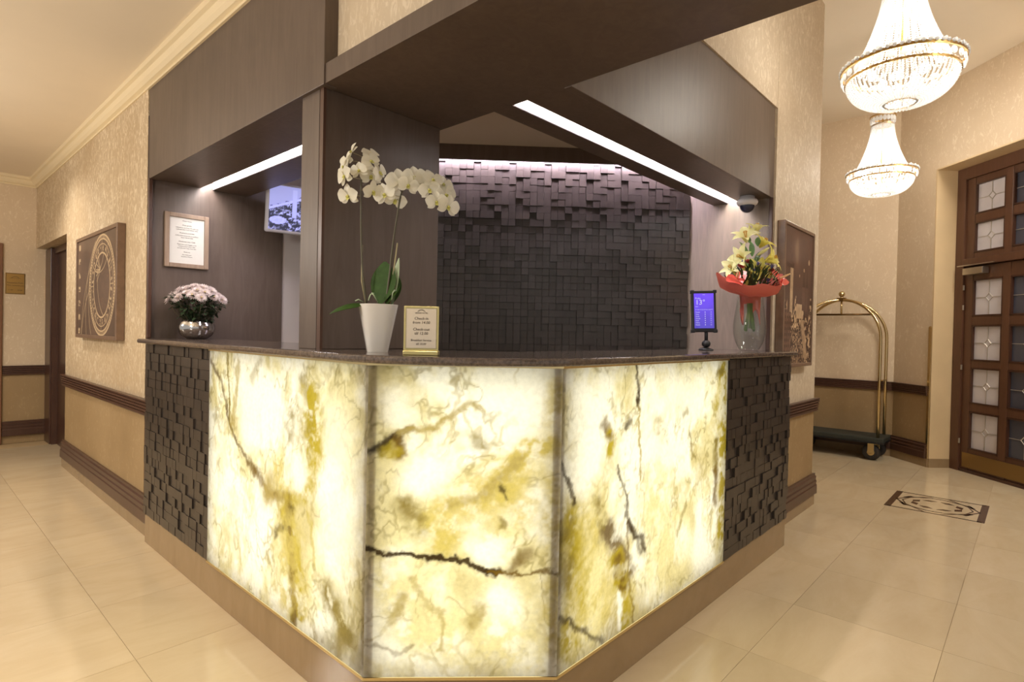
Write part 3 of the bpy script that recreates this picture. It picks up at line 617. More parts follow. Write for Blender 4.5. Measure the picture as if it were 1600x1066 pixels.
# ------------------------------------------------------------------ pictures, notice, plaque
def framed(name, loc, rz, wd, ht, fw, dep, fm, label, cat='picture'):
    o = tag(empty(name, loc, rz), label, cat); fr_ = MB()
    fr_.box(-wd/2, -dep, 0, -wd/2+fw, 0, ht); fr_.box(wd/2-fw, -dep, 0, wd/2, 0, ht); fr_.box(-wd/2+fw, -dep, 0, wd/2-fw, 0, fw); fr_.box(-wd/2+fw, -dep, ht-fw, wd/2-fw, 0, ht)
    fr_.build('frame', fm, o, bevel=0.003); return o
M_FRM = pm('picture_frame_brown', lin(122,98,80), 0.3, var=0.12, vs=20)
p1 = framed('framed_picture', (0.059, 4.08, 1.185), -PI/2, 1.24, 0.80, 0.028, 0.05, M_FRM, 'brown framed print of a large clock dial on the left wall')
def clock_art(U_, V_):
    x = (U_-0.5)*1.19; y = (V_-0.5)*0.75; cx, cy = 0.185, -0.005
    base = np.array(lin(96,76,62)[:3]); hi = np.array(lin(214,186,146)[:3])
    n = fbm(x*4, y*4, 5); col = base[None, None, :]*(0.65+0.8*n[..., None])
    r = np.hypot(x-cx, y-cy); an = np.arctan2(y-cy, x-cx); m = np.zeros_like(x)
    line = lambda d, w_: np.clip(1.3-np.abs(d)/w_, 0, 1)
    for rr, w_ in ((0.365, 0.007), (0.335, 0.005), (0.235, 0.007), (0.30, 0.003)): m = np.maximum(m, line(r-rr, w_))
    tick = (np.abs(((an*48/PI) % 1)-0.5) < 0.2) & (r > 0.335) & (r < 0.365); m = np.maximum(m, tick*0.8)
    gl = ((np.abs(((an*12/PI) % 1)-0.5) < 0.16) & (r > 0.25) & (r < 0.29)) * (vnoise(x*90, y*90, 3) > 0.45); m = np.maximum(m, gl*0.8)
    for k in range(12):
        a = k*PI/6; d = np.abs((x-cx)*np.sin(a)-(y-cy)*np.cos(a)); s = (x-cx)*np.cos(a)+(y-cy)*np.sin(a)
        m = np.maximum(m, line(d, 0.004)*((s > 0.235) & (s < 0.335))*0.7)
    for ox, oy, rr in ((0.05, 0.30, 0.20), (0.10, 0.42, 0.33), (0.36, 0.05, 0.30)):
        m = np.maximum(m, line(np.hypot(x-ox, y-oy)-rr, 0.004)*(r < 0.235)*0.8)
    for k in range(6):
        a = 2.2+0.35*k; d = np.abs((x-cx+0.04)*np.sin(a)-(y-cy-0.12)*np.cos(a)-0.5*((x-cx)**2)); s = (x-cx+0.04)*np.cos(a)+(y-cy-0.12)*np.sin(a)
        m = np.maximum(m, line(d, 0.004)*((s > 0) & (s < 0.13) & (r < 0.23))*0.8)
    for rr, ox, oy in ((0.46, 0.25, -0.1), (0.62, 0.32, -0.2), (0.55, 0.1, -0.5), (0.75, 0.3, -0.45)):
        m = np.maximum(m, line(np.hypot(x-ox, y-oy)-rr, 0.005)*((r > 0.365) & (x < 0.0))*0.7)
    blob = ((np.abs(((y+0.4)*9) % 1-0.5) < 0.2) & (np.abs(x+0.52) < 0.03))*(vnoise(x*60, y*60, 8) > 0.4); m = np.maximum(m, blob*0.7)
    return np.clip(col*(1-m[..., None]) + hi*m[..., None], 0, 1)
print_panel('print', 1.19, 0.75, 300, 200, clock_art, M_PRINT, p1, (0, -0.042, 0.025))
p2 = framed('framed_picture', (3.262, 0.154, 1.10), 0, 0.675, 0.972, 0.024, 0.052, M_FRM, 'sepia framed print of a church tower over a crowded square')
def tower_art(U_, V_):
    x = U_; y = V_; n = fbm(x*3, y*4, 9); n2 = fbm(x*26, y*34, 12, 4, 0.65)
    dk = np.array(lin(58,40,32)[:3]); md = np.array(lin(112,84,68)[:3]); lt = np.array(lin(206,176,138)[:3])
    v = 0.28 + 0.35*n*sstep(0.45, 1, y) - 0.1*sstep(0.6, 1.0, y)
    v = v + 0.35*np.exp(-((x-0.42)**2/0.012+(y-0.86)**2/0.02))*0.7
    # town
    roof = 0.42+0.07*np.sin(x*21)+0.05*np.sin(x*47+1)
    town = sstep(0.0, 0.02, roof-y); v = v*(1-town)+town*(0.12+0.75*(n2 > 0.53)*(0.5+n2))
    win = ((x*16) % 1 < 0.45) & ((y*24) % 1 < 0.5) & (x < 0.26) & (y < 0.4); v = np.where(win, 0.12, np.where((x < 0.26) & (y < 0.4), 0.45*n2+0.25, v))
    crowd = (y < 0.27) & (x > 0.3) & (x < 0.75); v = np.where(crowd, 0.1+0.7*(vnoise(x*70, y*90, 4) > 0.6), v)
    light = (np.abs(x-0.56) < 0.13) & (y > 0.34) & (y < 0.45); v = np.where(light, 0.75+0.25*n2, v)
    light = (np.abs(x-0.72-0.6*(0.2-y)) < 0.06) & (y > 0.03) & (y < 0.33); v = np.where(light, 0.6+0.3*n2, v)
    # tower
    sh = (np.abs(x-0.21) < 0.085) & (y > 0.38) & (y < 0.72); v = np.where(sh, 0.3+0.55*(x > 0.2)*(0.6+0.8*n2), v)
    bal = (np.abs(x-0.20) < 0.12) & (np.abs(y-0.72) < 0.018); v = np.where(bal, 0.18, v)
    cap = (np.abs(x-0.21) < 0.075*np.clip((0.95-y)/0.22, 0, 1)+0.004) & (y > 0.73) & (y < 0.97); v = np.where(cap, 0.2+0.3*n2, v)
    for tx, tw in ((0.68, 0.05), (0.80, 0.04)):
        s2 = (np.abs(x-tx) < tw) & (y > 0.40) & (y < 0.58); v = np.where(s2, 0.2+0.4*n2, v)
        c2 = (np.abs(x-tx) < tw*np.clip((0.72-y)/0.14, 0, 1)) & (y >= 0.58) & (y < 0.72); v = np.where(c2, 0.15, v)
    for bx_, by, rr in ((0.68, 0.71, 0.02), (0.86, 0.78, 0.03), (0.52, 0.66, 0.015)): v = np.where(np.hypot(x-bx_, (y-by)*1.4) < rr, 0.85, v)
    v = np.clip(v, 0, 1)[..., None]
    return np.where(v < 0.5, dk+(md-dk)*v*2, md+(lt-md)*(v-0.5)*2)
print_panel('print', 0.635, 0.93, 160, 240, tower_art, M_PRINT, p2, (0, -0.044, 0.021))
M_FRL = wood('weathered_frame', lin(122,102,86), lin(164,142,122), 0.5)
p3 = framed('framed_notice', (0.283, 2.9835, 1.672), 0, 0.262, 0.35, 0.028, 0.02, M_FRL, 'printed white notice in a weathered wood frame above the chrysanthemums', 'notice')
M_PAPERW = pm('white_paper', lin(214,212,206), 0.5); M_INK = pm('grey_ink', lin(92,86,80), 0.7); M_INKD = pm('dark_ink', lin(74,62,52), 0.7)
MB().box(-0.105, -0.012, 0.026, 0.105, -0.008, 0.324).build('paper', M_PAPERW, p3)
for k, (s_, z_, sz) in enumerate((('Grand House', 0.30, 0.010), ('Dear guests,', 0.272, 0.011), ('welcome to our hotel. We wish you', 0.256, 0.009), ('a pleasant stay in our historic town', 0.244, 0.009), ('Breakfast is served daily', 0.222, 0.009), ('in the restaurant on the ground floor', 0.205, 0.009), ('from 7.00 till 10.00', 0.192, 0.009), ('Check-out time 12.00', 0.166, 0.011), ('Please leave your luggage at the', 0.148, 0.009), ('reception if you depart later', 0.136, 0.009), ('and ask us for help at any time', 0.124, 0.009), ('Thank you', 0.100, 0.009), ('The hotel team', 0.082, 0.009), ('Reception 24 hours', 0.070, 0.008))):
    text('lettering', s_, sz, M_INK, p3, (0, -0.0125, z_))
pl = tag(empty('wall_plaque', (-0.112, 6.949, 1.60)), 'small brass plaque with dark lettering on the corridor end wall', 'plaque')
MB().prism([(-0.082, -0.004), (0.082, -0.004), (0.082, 0), (-0.082, 0)], 0, 0.225).build('plate', pm('aged_brass', lin(176,140,78), 0.35, 0.6), pl, bevel=0.002)
bd = MB()
for b_ in ((-0.078,0.004,0.078,0.008), (-0.078,0.217,0.078,0.221), (-0.078,0.004,-0.074,0.221), (0.074,0.004,0.078,0.221)): bd.box(b_[0], -0.0055, b_[1], b_[2], -0.004, b_[3])
bd.build('border', M_INKD, pl)
for s_, z_, sz in (('Restaurace Praha', 0.115, 0.019), ('Wine restaurant pub', 0.088, 0.0165), ('11.00   -   24.00', 0.038, 0.018)): text('lettering', s_, sz, M_INKD, pl, (0, -0.0055, z_))
ar = MB(); ar.tube([(0.028*math.cos(a), -0.0045, 0.172+0.016*math.sin(a)) for a in [PI*k/10 for k in range(11)]], 0.0018, 5); ar.tube([(-0.045, -0.0045, 0.17), (0.045, -0.0045, 0.17)], 0.001, 5); ar.build('emblem', M_INKD, pl)
sw = tag(MB().box(0.14, 6.93, 1.56, 0.162, 6.949, 1.82).build('switch_box', pm('switch_beige', lin(188,154,112), 0.5), bevel=0.004), 'narrow beige wall box beside the recessed dark door', 'wall box')

# ------------------------------------------------------------------ things on the worktop; local x to the right, local y away from the viewer
ZC = 1.2142; RV = math.atan2(-0.737, 0.6756)
# check-in card
cd = tag(empty('information_card', (0.135, 0.345, ZC), RV), 'small gold framed check-in sign standing on the desk beside the orchid', 'sign')
M_GOLDP = pm('pale_gold', lin(206,190,130), 0.25, 0.7)
bs = MB().box(-0.0565, -0.02, 0, 0.0565, 0.03, 0.014).build('base', M_GOLDP, cd, bevel=0.002)
MB().box(-0.0565, -0.008, 0.014, 0.0565, 0.0, 0.158).build('plate', M_GOLDP, cd, bevel=0.0015)
MB().box(-0.050, -0.0092, 0.021, 0.050, -0.008, 0.151).build('card', pm('card_cream', lin(206,194,176), 0.5), cd)
bd = MB()
for b_ in ((-0.0495,0.0212,0.0495,0.0224), (-0.0495,0.1498,0.0495,0.151), (-0.0495,0.0212,-0.0483,0.151), (0.0483,0.0212,0.0495,0.151)): bd.box(b_[0], -0.0098, b_[1], b_[2], -0.0092, b_[3])
bd.build('border_line', pm('olive_line', lin(130,118,74), 0.5), cd)
for s_, z_, sz in (('Check-in', 0.114, 0.0125), ('from 14.00', 0.101, 0.0125), ('Check-out', 0.079, 0.0125), ('till 12.00', 0.066, 0.0125), ('Breakfast Service', 0.045, 0.0095), ('till 10.00', 0.033, 0.0095), ('GRAND HOTEL', 0.1335, 0.006)):
    text('lettering', s_, sz, M_INKD, cd, (0, -0.0095, z_), shear=0.15)
ar = MB()
for rr in (0.009, 0.012): ar.tube([(rr*math.cos(a), -0.0095, 0.1395+0.55*rr*math.sin(a)) for a in [PI*k/10 for k in range(11)]], 0.0005, 4)
ar.build('emblem', M_INKD, cd)

# petals
def petal(mb, Mx, L, W, a0, bend, cup=0.15, n=6, p=1.0, wave=0.0):
    y = 0; z = 0; vs = []; fs = []; dl = L/n
    for i in range(n+1):
        t_ = i/n; th = a0+bend*t_; w_ = W/2*math.sin(PI*min(0.985, max(0.04, t_))**p)**0.75 if 0 < i < n else W/2*(0.22 if i == 0 else 0.10)
        wv = wave*math.sin(i*2.3)
        for sx in (-1, -0.5, 0, 0.5, 1): vs.append(Mx @ Vector((sx*w_, y - abs(sx)*0*W, z + cup*w_*(sx*sx) + wv*sx*w_)))
        y += math.cos(th)*dl; z += math.sin(th)*dl
    for i in range(n):
        for k in range(4): a = i*5+k; fs.append((a, a+1, a+6, a+5))
    mb.add(vs, fs)
def rotm(ax, an): return Matrix.Rotation(an, 4, ax)
def place(me, name, parent, loc, dirv, spin=0, sc=1.0):
    o = link(name, me, parent, loc=loc); q = Vector(dirv).to_track_quat('Z', 'Y'); o.rotation_mode = 'QUATERNION'; o.rotation_quaternion = q @ Euler((0, 0, spin)).to_quaternion(); o.scale = (sc, sc, sc); return o
def petal_mat(name, c, tr=0.3, rough=0.5):
    t = NT(name); t.set('Base Color', c); t.set('Roughness', rough)
    tl = t.new('ShaderNodeBsdfTranslucent'); tl.inputs[0].default_value = c; ms = t.new('ShaderNodeMixShader'); ms.inputs[0].default_value = tr
    t.l.new(t.b.outputs[0], ms.inputs[1]); t.l.new(tl.outputs[0], ms.inputs[2]); t.l.new(ms.outputs[0], t.out.inputs[0]); return t.m
M_ORC = petal_mat('orchid_white', lin(236,232,216), 0.35); M_LIP = pm('orchid_lip', lin(208,204,120), 0.5); M_STEM = pm('orchid_stem', lin(74,68,46), 0.5); M_STAKE = pm('bamboo_stake', lin(150,140,104), 0.5)
M_LEAF = pm('orchid_leaf', lin(50,76,28), 0.6, var=0.3, vs=25, spec=0.2); M_LEAFP = pm('pale_leaf', lin(176,194,158), 0.4); M_POT = pm('white_ceramic', lin(224,220,214), 0.12, coat=0.5); M_BARK = pm('bark_mulch', lin(60,44,30), 0.9, var=0.4, vs=80)
MP = 0.00228
orc = tag(empty('potted_orchid', (0.150, 0.612, ZC), RV), 'white moth orchid with two stems in a white square pot on the desk', 'plant')
def lp(px, py, d=0.0): return ((px-590)*MP, d, (551-py)*MP)
# square flared pot with rounded corners
pot = MB(); rings = [(0.039, 0.0), (0.040, 0.004), (0.0735, 0.168), (0.0715, 0.169), (0.066, 0.150)]; N_ = 40; vs = []
for r_, z in rings:
    for k in range(N_):
        a = 2*PI*k/N_; e = 0.5; cx, sx = math.cos(a), math.sin(a); q = (abs(cx)**3.2+abs(sx)**3.2)**(-1/3.2)*0.93; vs.append((r_*cx*q, r_*sx*q, z))
fs = [(i*N_+k, i*N_+(k+1)%N_, (i+1)*N_+(k+1)%N_, (i+1)*N_+k) for i in range(len(rings)-1) for k in range(N_)] + [tuple(range(N_-1, -1, -1))]
pot.add(vs, fs); po = pot.build('pot', M_POT, orc, True); po.rotation_euler = (0, 0, math.radians(20)); sm = po.modifiers.new('edge', 'EDGE_SPLIT'); sm.split_angle = math.radians(40)
MB().lathe([(0.0001, 0.158), (0.064, 0.155)], 24).build('mulch', M_BARK, orc)
s1 = [lp(572,476), lp(566,430,-0.005), lp(562,380), lp(560.5,330), lp(560,290), lp(562,262,0.01), lp(566,250,0.015)]
s2 = [lp(602,474), lp(607,430), lp(611,385), lp(617,340), lp(622,308), lp(630,290), lp(645,281), lp(662,284), lp(678,300), lp(694,322)]
def spline(pts, n=6):
    P = [Vector(p) for p in pts]; out = []
    for i in range(len(P)-1):
        p0, p1, p2_, p3_ = P[max(i-1,0)], P[i], P[i+1], P[min(i+2,len(P)-1)]
        for k in range(n):
            t_ = k/n; out.append(0.5*((2*p1)+(p2_-p0)*t_+(2*p0-5*p1+4*p2_-p3_)*t_**2+(3*p1-p0-3*p2_+p3_)*t_**3))
    return out + [P[-1]]
for s_ in (s1, s2):
    sp = spline(s_); MB().tube(sp, [0.0042-0.002*i/len(sp) for i in range(len(sp))], 6).build('stem', M_STEM, orc, True)
MB().tube([lp(570,476,0.004), lp(563,440,0.004), lp(563,384,0.004)], 0.0028, 6).build('stake', M_STAKE, orc, True)
MB().tube([lp(608,476,0.004), lp(612,430,0.004), lp(618,380,0.004)], 0.0028, 6).build('stake', M_STAKE, orc, True)
fl_ = MB()
for an, L_, W_ in ((0.25, 0.031, 0.036), (PI-0.25, 0.031, 0.036)): petal(fl_, rotm('Z', an-PI/2) @ Matrix.Translation((0, 0.003, 0.002)), L_, W_, 0.15, -0.35, 0.2)
for an, L_, W_ in ((PI/2, 0.031, 0.022), (PI*7/6, 0.029, 0.020), (PI*11/6, 0.029, 0.020)): petal(fl_, rotm('Z', an-PI/2) @ Matrix.Translation((0, 0.002, -0.001)), L_, W_, 0.05, -0.3, 0.15)
FLM = fl_.mesh('orchid_flower'); FLM.materials.append(M_ORC); FLM.polygons.foreach_set('use_smooth', [True]*len(FLM.polygons))
lpm = MB(); petal(lpm, rotm('Z', PI), 0.014, 0.011, 0.5, 0.6, 0.4); lpm.ball((0, 0.001, 0.004), 0.0035, 8, 5); petal(lpm, rotm('Z', PI*0.62), 0.009, 0.007, 0.8, 0.5); petal(lpm, rotm('Z', PI*1.38), 0.009, 0.007, 0.8, 0.5)
LPM = lpm.mesh('lip'); LPM.materials.append(M_LIP)
OF = [(546.5,242,(-0.7,-0.5,0.35),1.0,0.9), (539,253,(-0.75,-0.55,0.1),0.4,0.95), (535,266,(-0.7,-0.65,0.0),1.2,0.95), (539,282,(-0.65,-0.7,-0.1),0.2,1.1), (541,309,(-0.35,-0.85,-0.3),0.0,1.1),
 (573.5,243,(0.5,-0.5,0.6),0.3,0.95), (577,258,(0.5,-0.6,0.3),0.6,1.0), (560,272,(-0.2,-0.9,0.1),0.2,0.9), (575,277,(0.2,-0.95,-0.1),0.0,1.05), (588,272,(0.8,-0.4,0.1),0.5,0.95), (582,304,(0.55,-0.6,-0.4),0.2,1.0),
 (599,307,(-0.2,-0.9,-0.1),0.3,1.1), (613,313,(0.2,-0.8,-0.4),-0.3,1.05), (622,287,(0.25,-0.9,0.15),0.2,1.35), (636,294,(0.35,-0.9,-0.1),-0.2,1.0), (644,279,(0.3,-0.9,0.2),0.1,1.2), (659,279,(0.4,-0.8,0.3),0.4,1.05),
 (668,299,(0.2,-0.9,-0.2),0.3,1.0), (673,285,(0.5,-0.7,0.4),0.0,1.05), (687,288,(0.6,-0.7,0.3),-0.3,1.1), (692,305,(0.6,-0.7,0.1),0.4,1.15), (680,318,(0.2,-0.9,-0.2),0.1,1.0), (697,324,(0.5,-0.8,-0.2),-0.2,1.1)]
for k, (px, py, dv, spn, sc) in enumerate(OF):
    f_ = place(FLM, 'flower', orc, lp(px, py, -0.012+0.02*math.sin(k*1.7)), dv, spn, sc*1.2)
    l_ = link('lip', LPM, f_)
    st_ = s1 if k < 11 else s2
    b_ = min(spline(st_, 4), key=lambda q: (q-Vector(lp(px, py-2))).length)
    MB().tube([b_, (Vector(lp(px, py))+b_)/2+Vector((0,0,0.004)), Vector(lp(px, py, -0.01+0.02*math.sin(k*1.7)))], 0.0012, 5).build('flower_stalk', M_STAKE, orc)
def leaf(base, L_, W_, rz, a0, bend, mat, name='leaf', par=None, cup=0.25):
    mb = MB(); petal(mb, Matrix.Translation(base) @ rotm('Z', rz), L_, W_, a0, bend, cup, 10, 0.85); return mb.build(name, mat, par, True)
leaf(lp(594,476,-0.005), 0.155, 0.105, -0.35, 1.30, 0.25, M_LEAF, par=orc); leaf(lp(604,476,-0.01), 0.10, 0.07, -0.7, 1.1, -0.3, M_LEAF, par=orc)
leaf(lp(575,477,-0.03), 0.135, 0.07, PI/2+0.35, 0.15, -1.0, M_LEAF, par=orc, cup=-0.5); leaf(lp(612,478,0.0), 0.175, 0.035, -0.6, 1.45, -0.1, M_LEAFP, par=orc, cup=0.6)
leaf(lp(606,476,0.03), 0.13, 0.07, -0.1, 1.2, 0.1, M_LEAF, par=orc)
for px, py, qx, qy in ((570,474,560,473), (592,474,585,460), (586,460,580,472), (614,470,620,455)): MB().tube([lp(px,py,-0.03), lp((px+qx)/2,(py+qy)/2-3,-0.05), lp(qx,qy,-0.05)], 0.0022, 5).build('air_root', M_LEAFP, orc, True)

# chrysanthemums in a silver bowl
MC = 0.0040
chs = tag(empty('potted_chrysanthemum', (0.29, 2.80, ZC), RV), 'pale pink chrysanthemums in a round silver bowl on the desk', 'plant')
bp = [(0.045, 0.0015), (0.06, 0.003), (0.092, 0.03), (0.106, 0.065), (0.100, 0.098), (0.086, 0.118), (0.083, 0.118), (0.095, 0.09)]
bo = MB().lathe(spline([(r_, 0, z) for r_, z in bp], 4) and [(v.x, v.z) for v in spline([(r_, 0, z) for r_, z in bp], 4)], 40); bo.build('bowl', M_SILVER, chs, True)
MB().lathe([(0.0001, 0.11), (0.084, 0.108)], 24).build('soil', M_BARK, chs)
ch = MB()
for lay, (n_, a0, L_) in enumerate(((18, 0.15, 0.036), (16, 0.45, 0.032), (12, 0.85, 0.024), (7, 1.2, 0.014))):
    for k in range(n_): petal(ch, rotm('Z', 2*PI*k/n_+lay*0.2) @ Matrix.Translation((0, 0.003, 0.002*lay)), L_, 0.0078, a0, -0.25, 0.3, 3)
CHM = ch.mesh('chrysanthemum'); CHM.materials.append(petal_mat('mum_pink', lin(222,208,206), 0.25))
M_MUMC = pm('mum_centre', lin(206,190,120), 0.8)
CTM = MB().ball((0, 0, 0.008), 0.006, 8, 5).mesh('centre'); CTM.materials.append(M_MUMC)
r2 = random.Random(4)
for k in range(36):
    rr = math.sqrt((k+0.3)/36); a = k*2.39996; x = 0.168*rr*math.cos(a); y = 0.135*rr*math.sin(a); z = 0.318-0.085*rr**2.2+0.02*(r2.random()-0.5)
    f_ = place(CHM, 'flower', chs, (x, y, z), (x*3.2, y*3.2-0.08, 0.40), r2.random()*6, 0.95+0.25*r2.random()); link('centre', CTM, f_)
    MB().tube([(x*0.4, y*0.4, 0.11), (x*0.8, y*0.8, z*0.7), (x, y, z)], 0.002, 4).build('stalk', M_STEM, chs)
fo = MB()
for k in range(230):
    a = r2.random()*2*PI; rr = (0.25+0.75*r2.random()**0.5); z = 0.115+0.15*r2.random(); R_ = 0.075+0.10*(z-0.115)/0.15
    petal(fo, Matrix.Translation((R_*rr*math.cos(a), R_*rr*math.sin(a)*0.8, z)) @ rotm('Z', a-PI/2+(r2.random()-0.5)*1.6) @ rotm('X', (r2.random()-0.5)*1.4), 0.045, 0.026, 0.3, -0.7, 0.3, 4, wave=0.2)
fo = fo.build('foliage', pm('mum_leaf', lin(50,68,42), 0.5, var=0.35, vs=40), chs); fo['kind'] = 'stuff'

# weather tablet on a stand
tb = tag(empty('tablet', (2.30, 0.345, ZC), RV-math.radians(6)), 'black tablet with purple weather screen on a small stand', 'tablet')
MT = 0.0038
MB().lathe([(0.0001, 0), (0.043, 0.0), (0.043, 0.004), (0.036, 0.010), (0.016, 0.016), (0.0001, 0.016)], 24).build('foot', M_BLACK, tb, True)
MB().ball((0.0, 0, 0.038), 0.026, 14, 8, 0.9).build('ball_joint', M_BLACK, tb, True)
MB().tube([(0.0, 0, 0.055), (0.002, 0.012, 0.10), (-0.004, 0.018, 0.15)], 0.0105, 8).build('arm', M_BLACK, tb, True)
bdy = MB().box(-0.073, -0.011, 0, 0.073, 0.011, 0.252).build('case', M_BLACK, tb, bevel=0.006, loc=(-0.014, 0, 0.108)); bdy.rotation_euler = (math.radians(-6), math.radians(-1.5), 0)
for sx in (-1, 1):
    for z in (-0.004, 0.236): MB().box(sx*0.066-0.012, -0.013, z, sx*0.066+0.012, 0.013, z+0.02).build('corner_clip', M_BLACK, bdy, bevel=0.004)
def wscreen(U_, V_):
    top = np.array(lin(88,60,196)[:3]); bot = np.array(lin(66,58,150)[:3]); col = bot+(top-bot)*V_[..., None]
    return col*(0.9+0.2*fbm(U_*3, V_*3, 21)[..., None])
sc_ = print_panel('screen', 0.116, 0.212, 20, 40, wscreen, M_SCREEN, bdy, (0, -0.0135, 0.022))
M_SW = emis('screen_white', (0.85, 0.85, 1.0, 1), 0.8)
for s_, x, z_, sz, al in (('13\u00b0', -0.05, 0.166, 0.042, 'LEFT'), ('Praha', -0.05, 0.2, 0.014, 'LEFT'), ('Jasno', -0.05, 0.152, 0.008, 'LEFT'), ('14:05', 0, 0.224, 0.007, 'CENTER')): text('lettering', s_, sz, M_SW, bdy, (x, -0.014, z_), align=al)
for k in range(9): text('lettering', str(9+k), 0.009, M_SW, bdy, (-0.047+k*0.0115, -0.014, 0.132))
for k, dname in enumerate(('Pondeli', 'Utery', 'Streda', 'Ctvrtek', 'Patek', 'Sobota', 'Nedele')):
    z_ = 0.117-k*0.0128; text('lettering', dname, 0.0085, M_SW, bdy, (-0.05, -0.014, z_), align='LEFT'); text('lettering', str(14-k % 3), 0.0085, M_SW, bdy, (0.04, -0.014, z_))
    MB().ball((0.006, -0.0138, z_+0.003), 0.0028, 6, 4).build('weather_icon', M_SW, bdy)

# bouquet in a glass vase
MV = 0.0040
VL = (2.56, 0.185, ZC)
vp = [(0.047, 0.0), (0.060, 0.012), (0.088, 0.07), (0.097, 0.14), (0.090, 0.22), (0.078, 0.30), (0.074, 0.335)]
sp = [(v.x, v.z) for v in spline([(r_, 0, z) for r_, z in vp], 4)]
prof = [(0.0001, 0.0)] + sp + [(r_-0.003, z) for r_, z in sp[::-1] if z > 0.012] + [(0.0001, 0.014)]
gm = NT('vase_glass'); gm.set('Base Color', (1,1,1,1)); gm.set('Roughness', 0.0); gm.set('Transmission Weight', 1.0); gm.set('IOR', 1.45)
tp = gm.new('ShaderNodeBsdfTransparent'); tp.inputs[0].default_value = (0.95, 0.97, 0.96, 1); ms = gm.new('ShaderNodeMixShader'); lw = gm.new('ShaderNodeLayerWeight'); fz = gm.new('ShaderNodeMapRange'); fz.inputs[1].default_value = 0.55; fz.inputs[3].default_value = 0.04; fz.inputs[4].default_value = 0.45; gm.l.new(lw.outputs['Facing'], fz.inputs[0]); gg = gm.new('ShaderNodeBsdfGlossy'); gg.inputs['Roughness'].default_value = 0.02; gm.l.new(fz.outputs[0], ms.inputs[0]); gm.l.new(tp.outputs[0], ms.inputs[1]); gm.l.new(gg.outputs[0], ms.inputs[2]); gm.l.new(ms.outputs[0], gm.out.inputs[0])
vs_ = MB().lathe(prof, 48).build('glass_vase', gm.m, None, True, loc=VL); tag(vs_, 'clear glass vase holding the lily bouquet on the desk', 'vase')
bq = tag(empty('flower_bouquet', (VL[0], VL[1], ZC+0.12), RV), 'bouquet of yellow lilies in coral paper standing in the glass vase', 'bouquet')
def bl(px, py, d=0.0): return ((px-1174)*MV, d, (548-py)*MV-0.12)
M_GRN = pm('stem_green', lin(120,146,78), 0.5); M_DGRN = pm('bouquet_leaf', lin(70,104,48), 0.5, var=0.3, vs=30)
for k in range(14):
    a = k*2.4; MB().tube([(0.03*math.cos(a), 0.03*math.sin(a), 0.0+0.006*(k % 4)), (0.014*math.cos(a), 0.014*math.sin(a), 0.12), (0.02*math.cos(a+0.4), 0.02*math.sin(a+0.4), 0.30), (0.05*math.cos(a), 0.03*math.sin(a), 0.45)], 0.0042, 6).build('flower_stem', M_GRN, bq, True)
M_LILY = petal_mat('lily_yellow', lin(238,228,124), 0.4); M_LILYP = petal_mat('lily_cream', lin(242,238,178), 0.4); M_CORAL = pm('anthurium_coral', lin(206,84,72), 0.2); M_WRAP = petal_mat('coral_paper', lin(212,108,90), 0.3, 0.5)
li = MB()
for k in range(6): petal(li, rotm('Z', k*PI/3), 0.085, 0.040 if k % 2 else 0.030, 1.28, -1.5, 0.35, 8, 0.8)
LIM = [li.mesh('lily'), li.mesh('lily_cream')]
for me_, mt_ in zip(LIM, (M_LILY, M_LILYP)): me_.materials.append(mt_); me_.polygons.foreach_set('use_smooth', [True]*len(me_.polygons))
sta = MB()
for k in range(6): sta.tube([(0, 0, 0.01), (0.006*math.cos(k*PI/3), 0.006*math.sin(k*PI/3), 0.05)], 0.0012, 4); sta.ball((0.006*math.cos(k*PI/3), 0.006*math.sin(k*PI/3), 0.052), 0.003, 5, 4)
STM = sta.mesh('stamens'); STM.materials.append(pm('stamen', lin(196,150,60), 0.7))
for k, (px, py, dv, sc, v) in enumerate(((1150,424,(-0.8,-0.6,0.35),0.85,1), (1178,428,(0.1,-0.9,0.3),0.9,0), (1161,384,(-0.35,-0.5,0.8),1.0,1), (1187,389,(0.45,-0.4,0.8),0.9,0), (1163,408,(-0.9,-0.5,0.25),0.95,1), (1188,412,(0.75,-0.5,0.35),1.0,0), (1163,436,(-0.3,-0.95,0.1),0.95,0), (1194,436,(0.5,-0.7,0.5),0.85,1), (1174,370,(0.1,-0.2,1.0),0.8,1))):
    f_ = place(LIM[v], 'lily', bq, bl(px, py, 0.01-0.03*(k % 3)), dv, k*0.7, sc*1.45); link('stamens', STM, f_)
for px, py, dv, sc in ((1176,372,(0.25,-0.1,1),1.0), (1180,402,(0.75,-0.3,0.55),1.0), (1169,372,(-0.2,-0.2,1),0.8), (1182,438,(0.35,-0.6,0.7),0.7)):
    bd_ = MB().lathe([(0.0002, 0), (0.006, 0.01), (0.011, 0.035), (0.0095, 0.06), (0.004, 0.08), (0.0002, 0.085)], 10); me_ = bd_.mesh('lily_bud'); me_.materials.append(M_LILYP); me_.polygons.foreach_set('use_smooth', [True]*len(me_.polygons)); place(me_, 'lily_bud', bq, bl(px, py, -0.02), dv, 0, sc)
an_ = MB(); vs = []; 
for r_ in (0.0, 0.5, 1.0):
    for k in range(20):
        a = 2*PI*k/20; hx = 16*math.sin(a)**3/17; hy = (13*math.cos(a)-5*math.cos(2*a)-2*math.cos(3*a)-math.cos(4*a))/17
        vs.append((hx*0.05*r_, hy*0.05*r_, 0.008*r_*r_+0.004*math.sin(a*5)*r_))
an_.add(vs, [(i*20+k, i*20+(k+1) % 20, (i+1)*20+(k+1) % 20, (i+1)*20+k) for i in range(2) for k in range(20)])
ANM = an_.mesh('anthurium'); ANM.materials.append(M_CORAL); ANM.polygons.foreach_set('use_smooth', [True]*len(ANM.polygons))
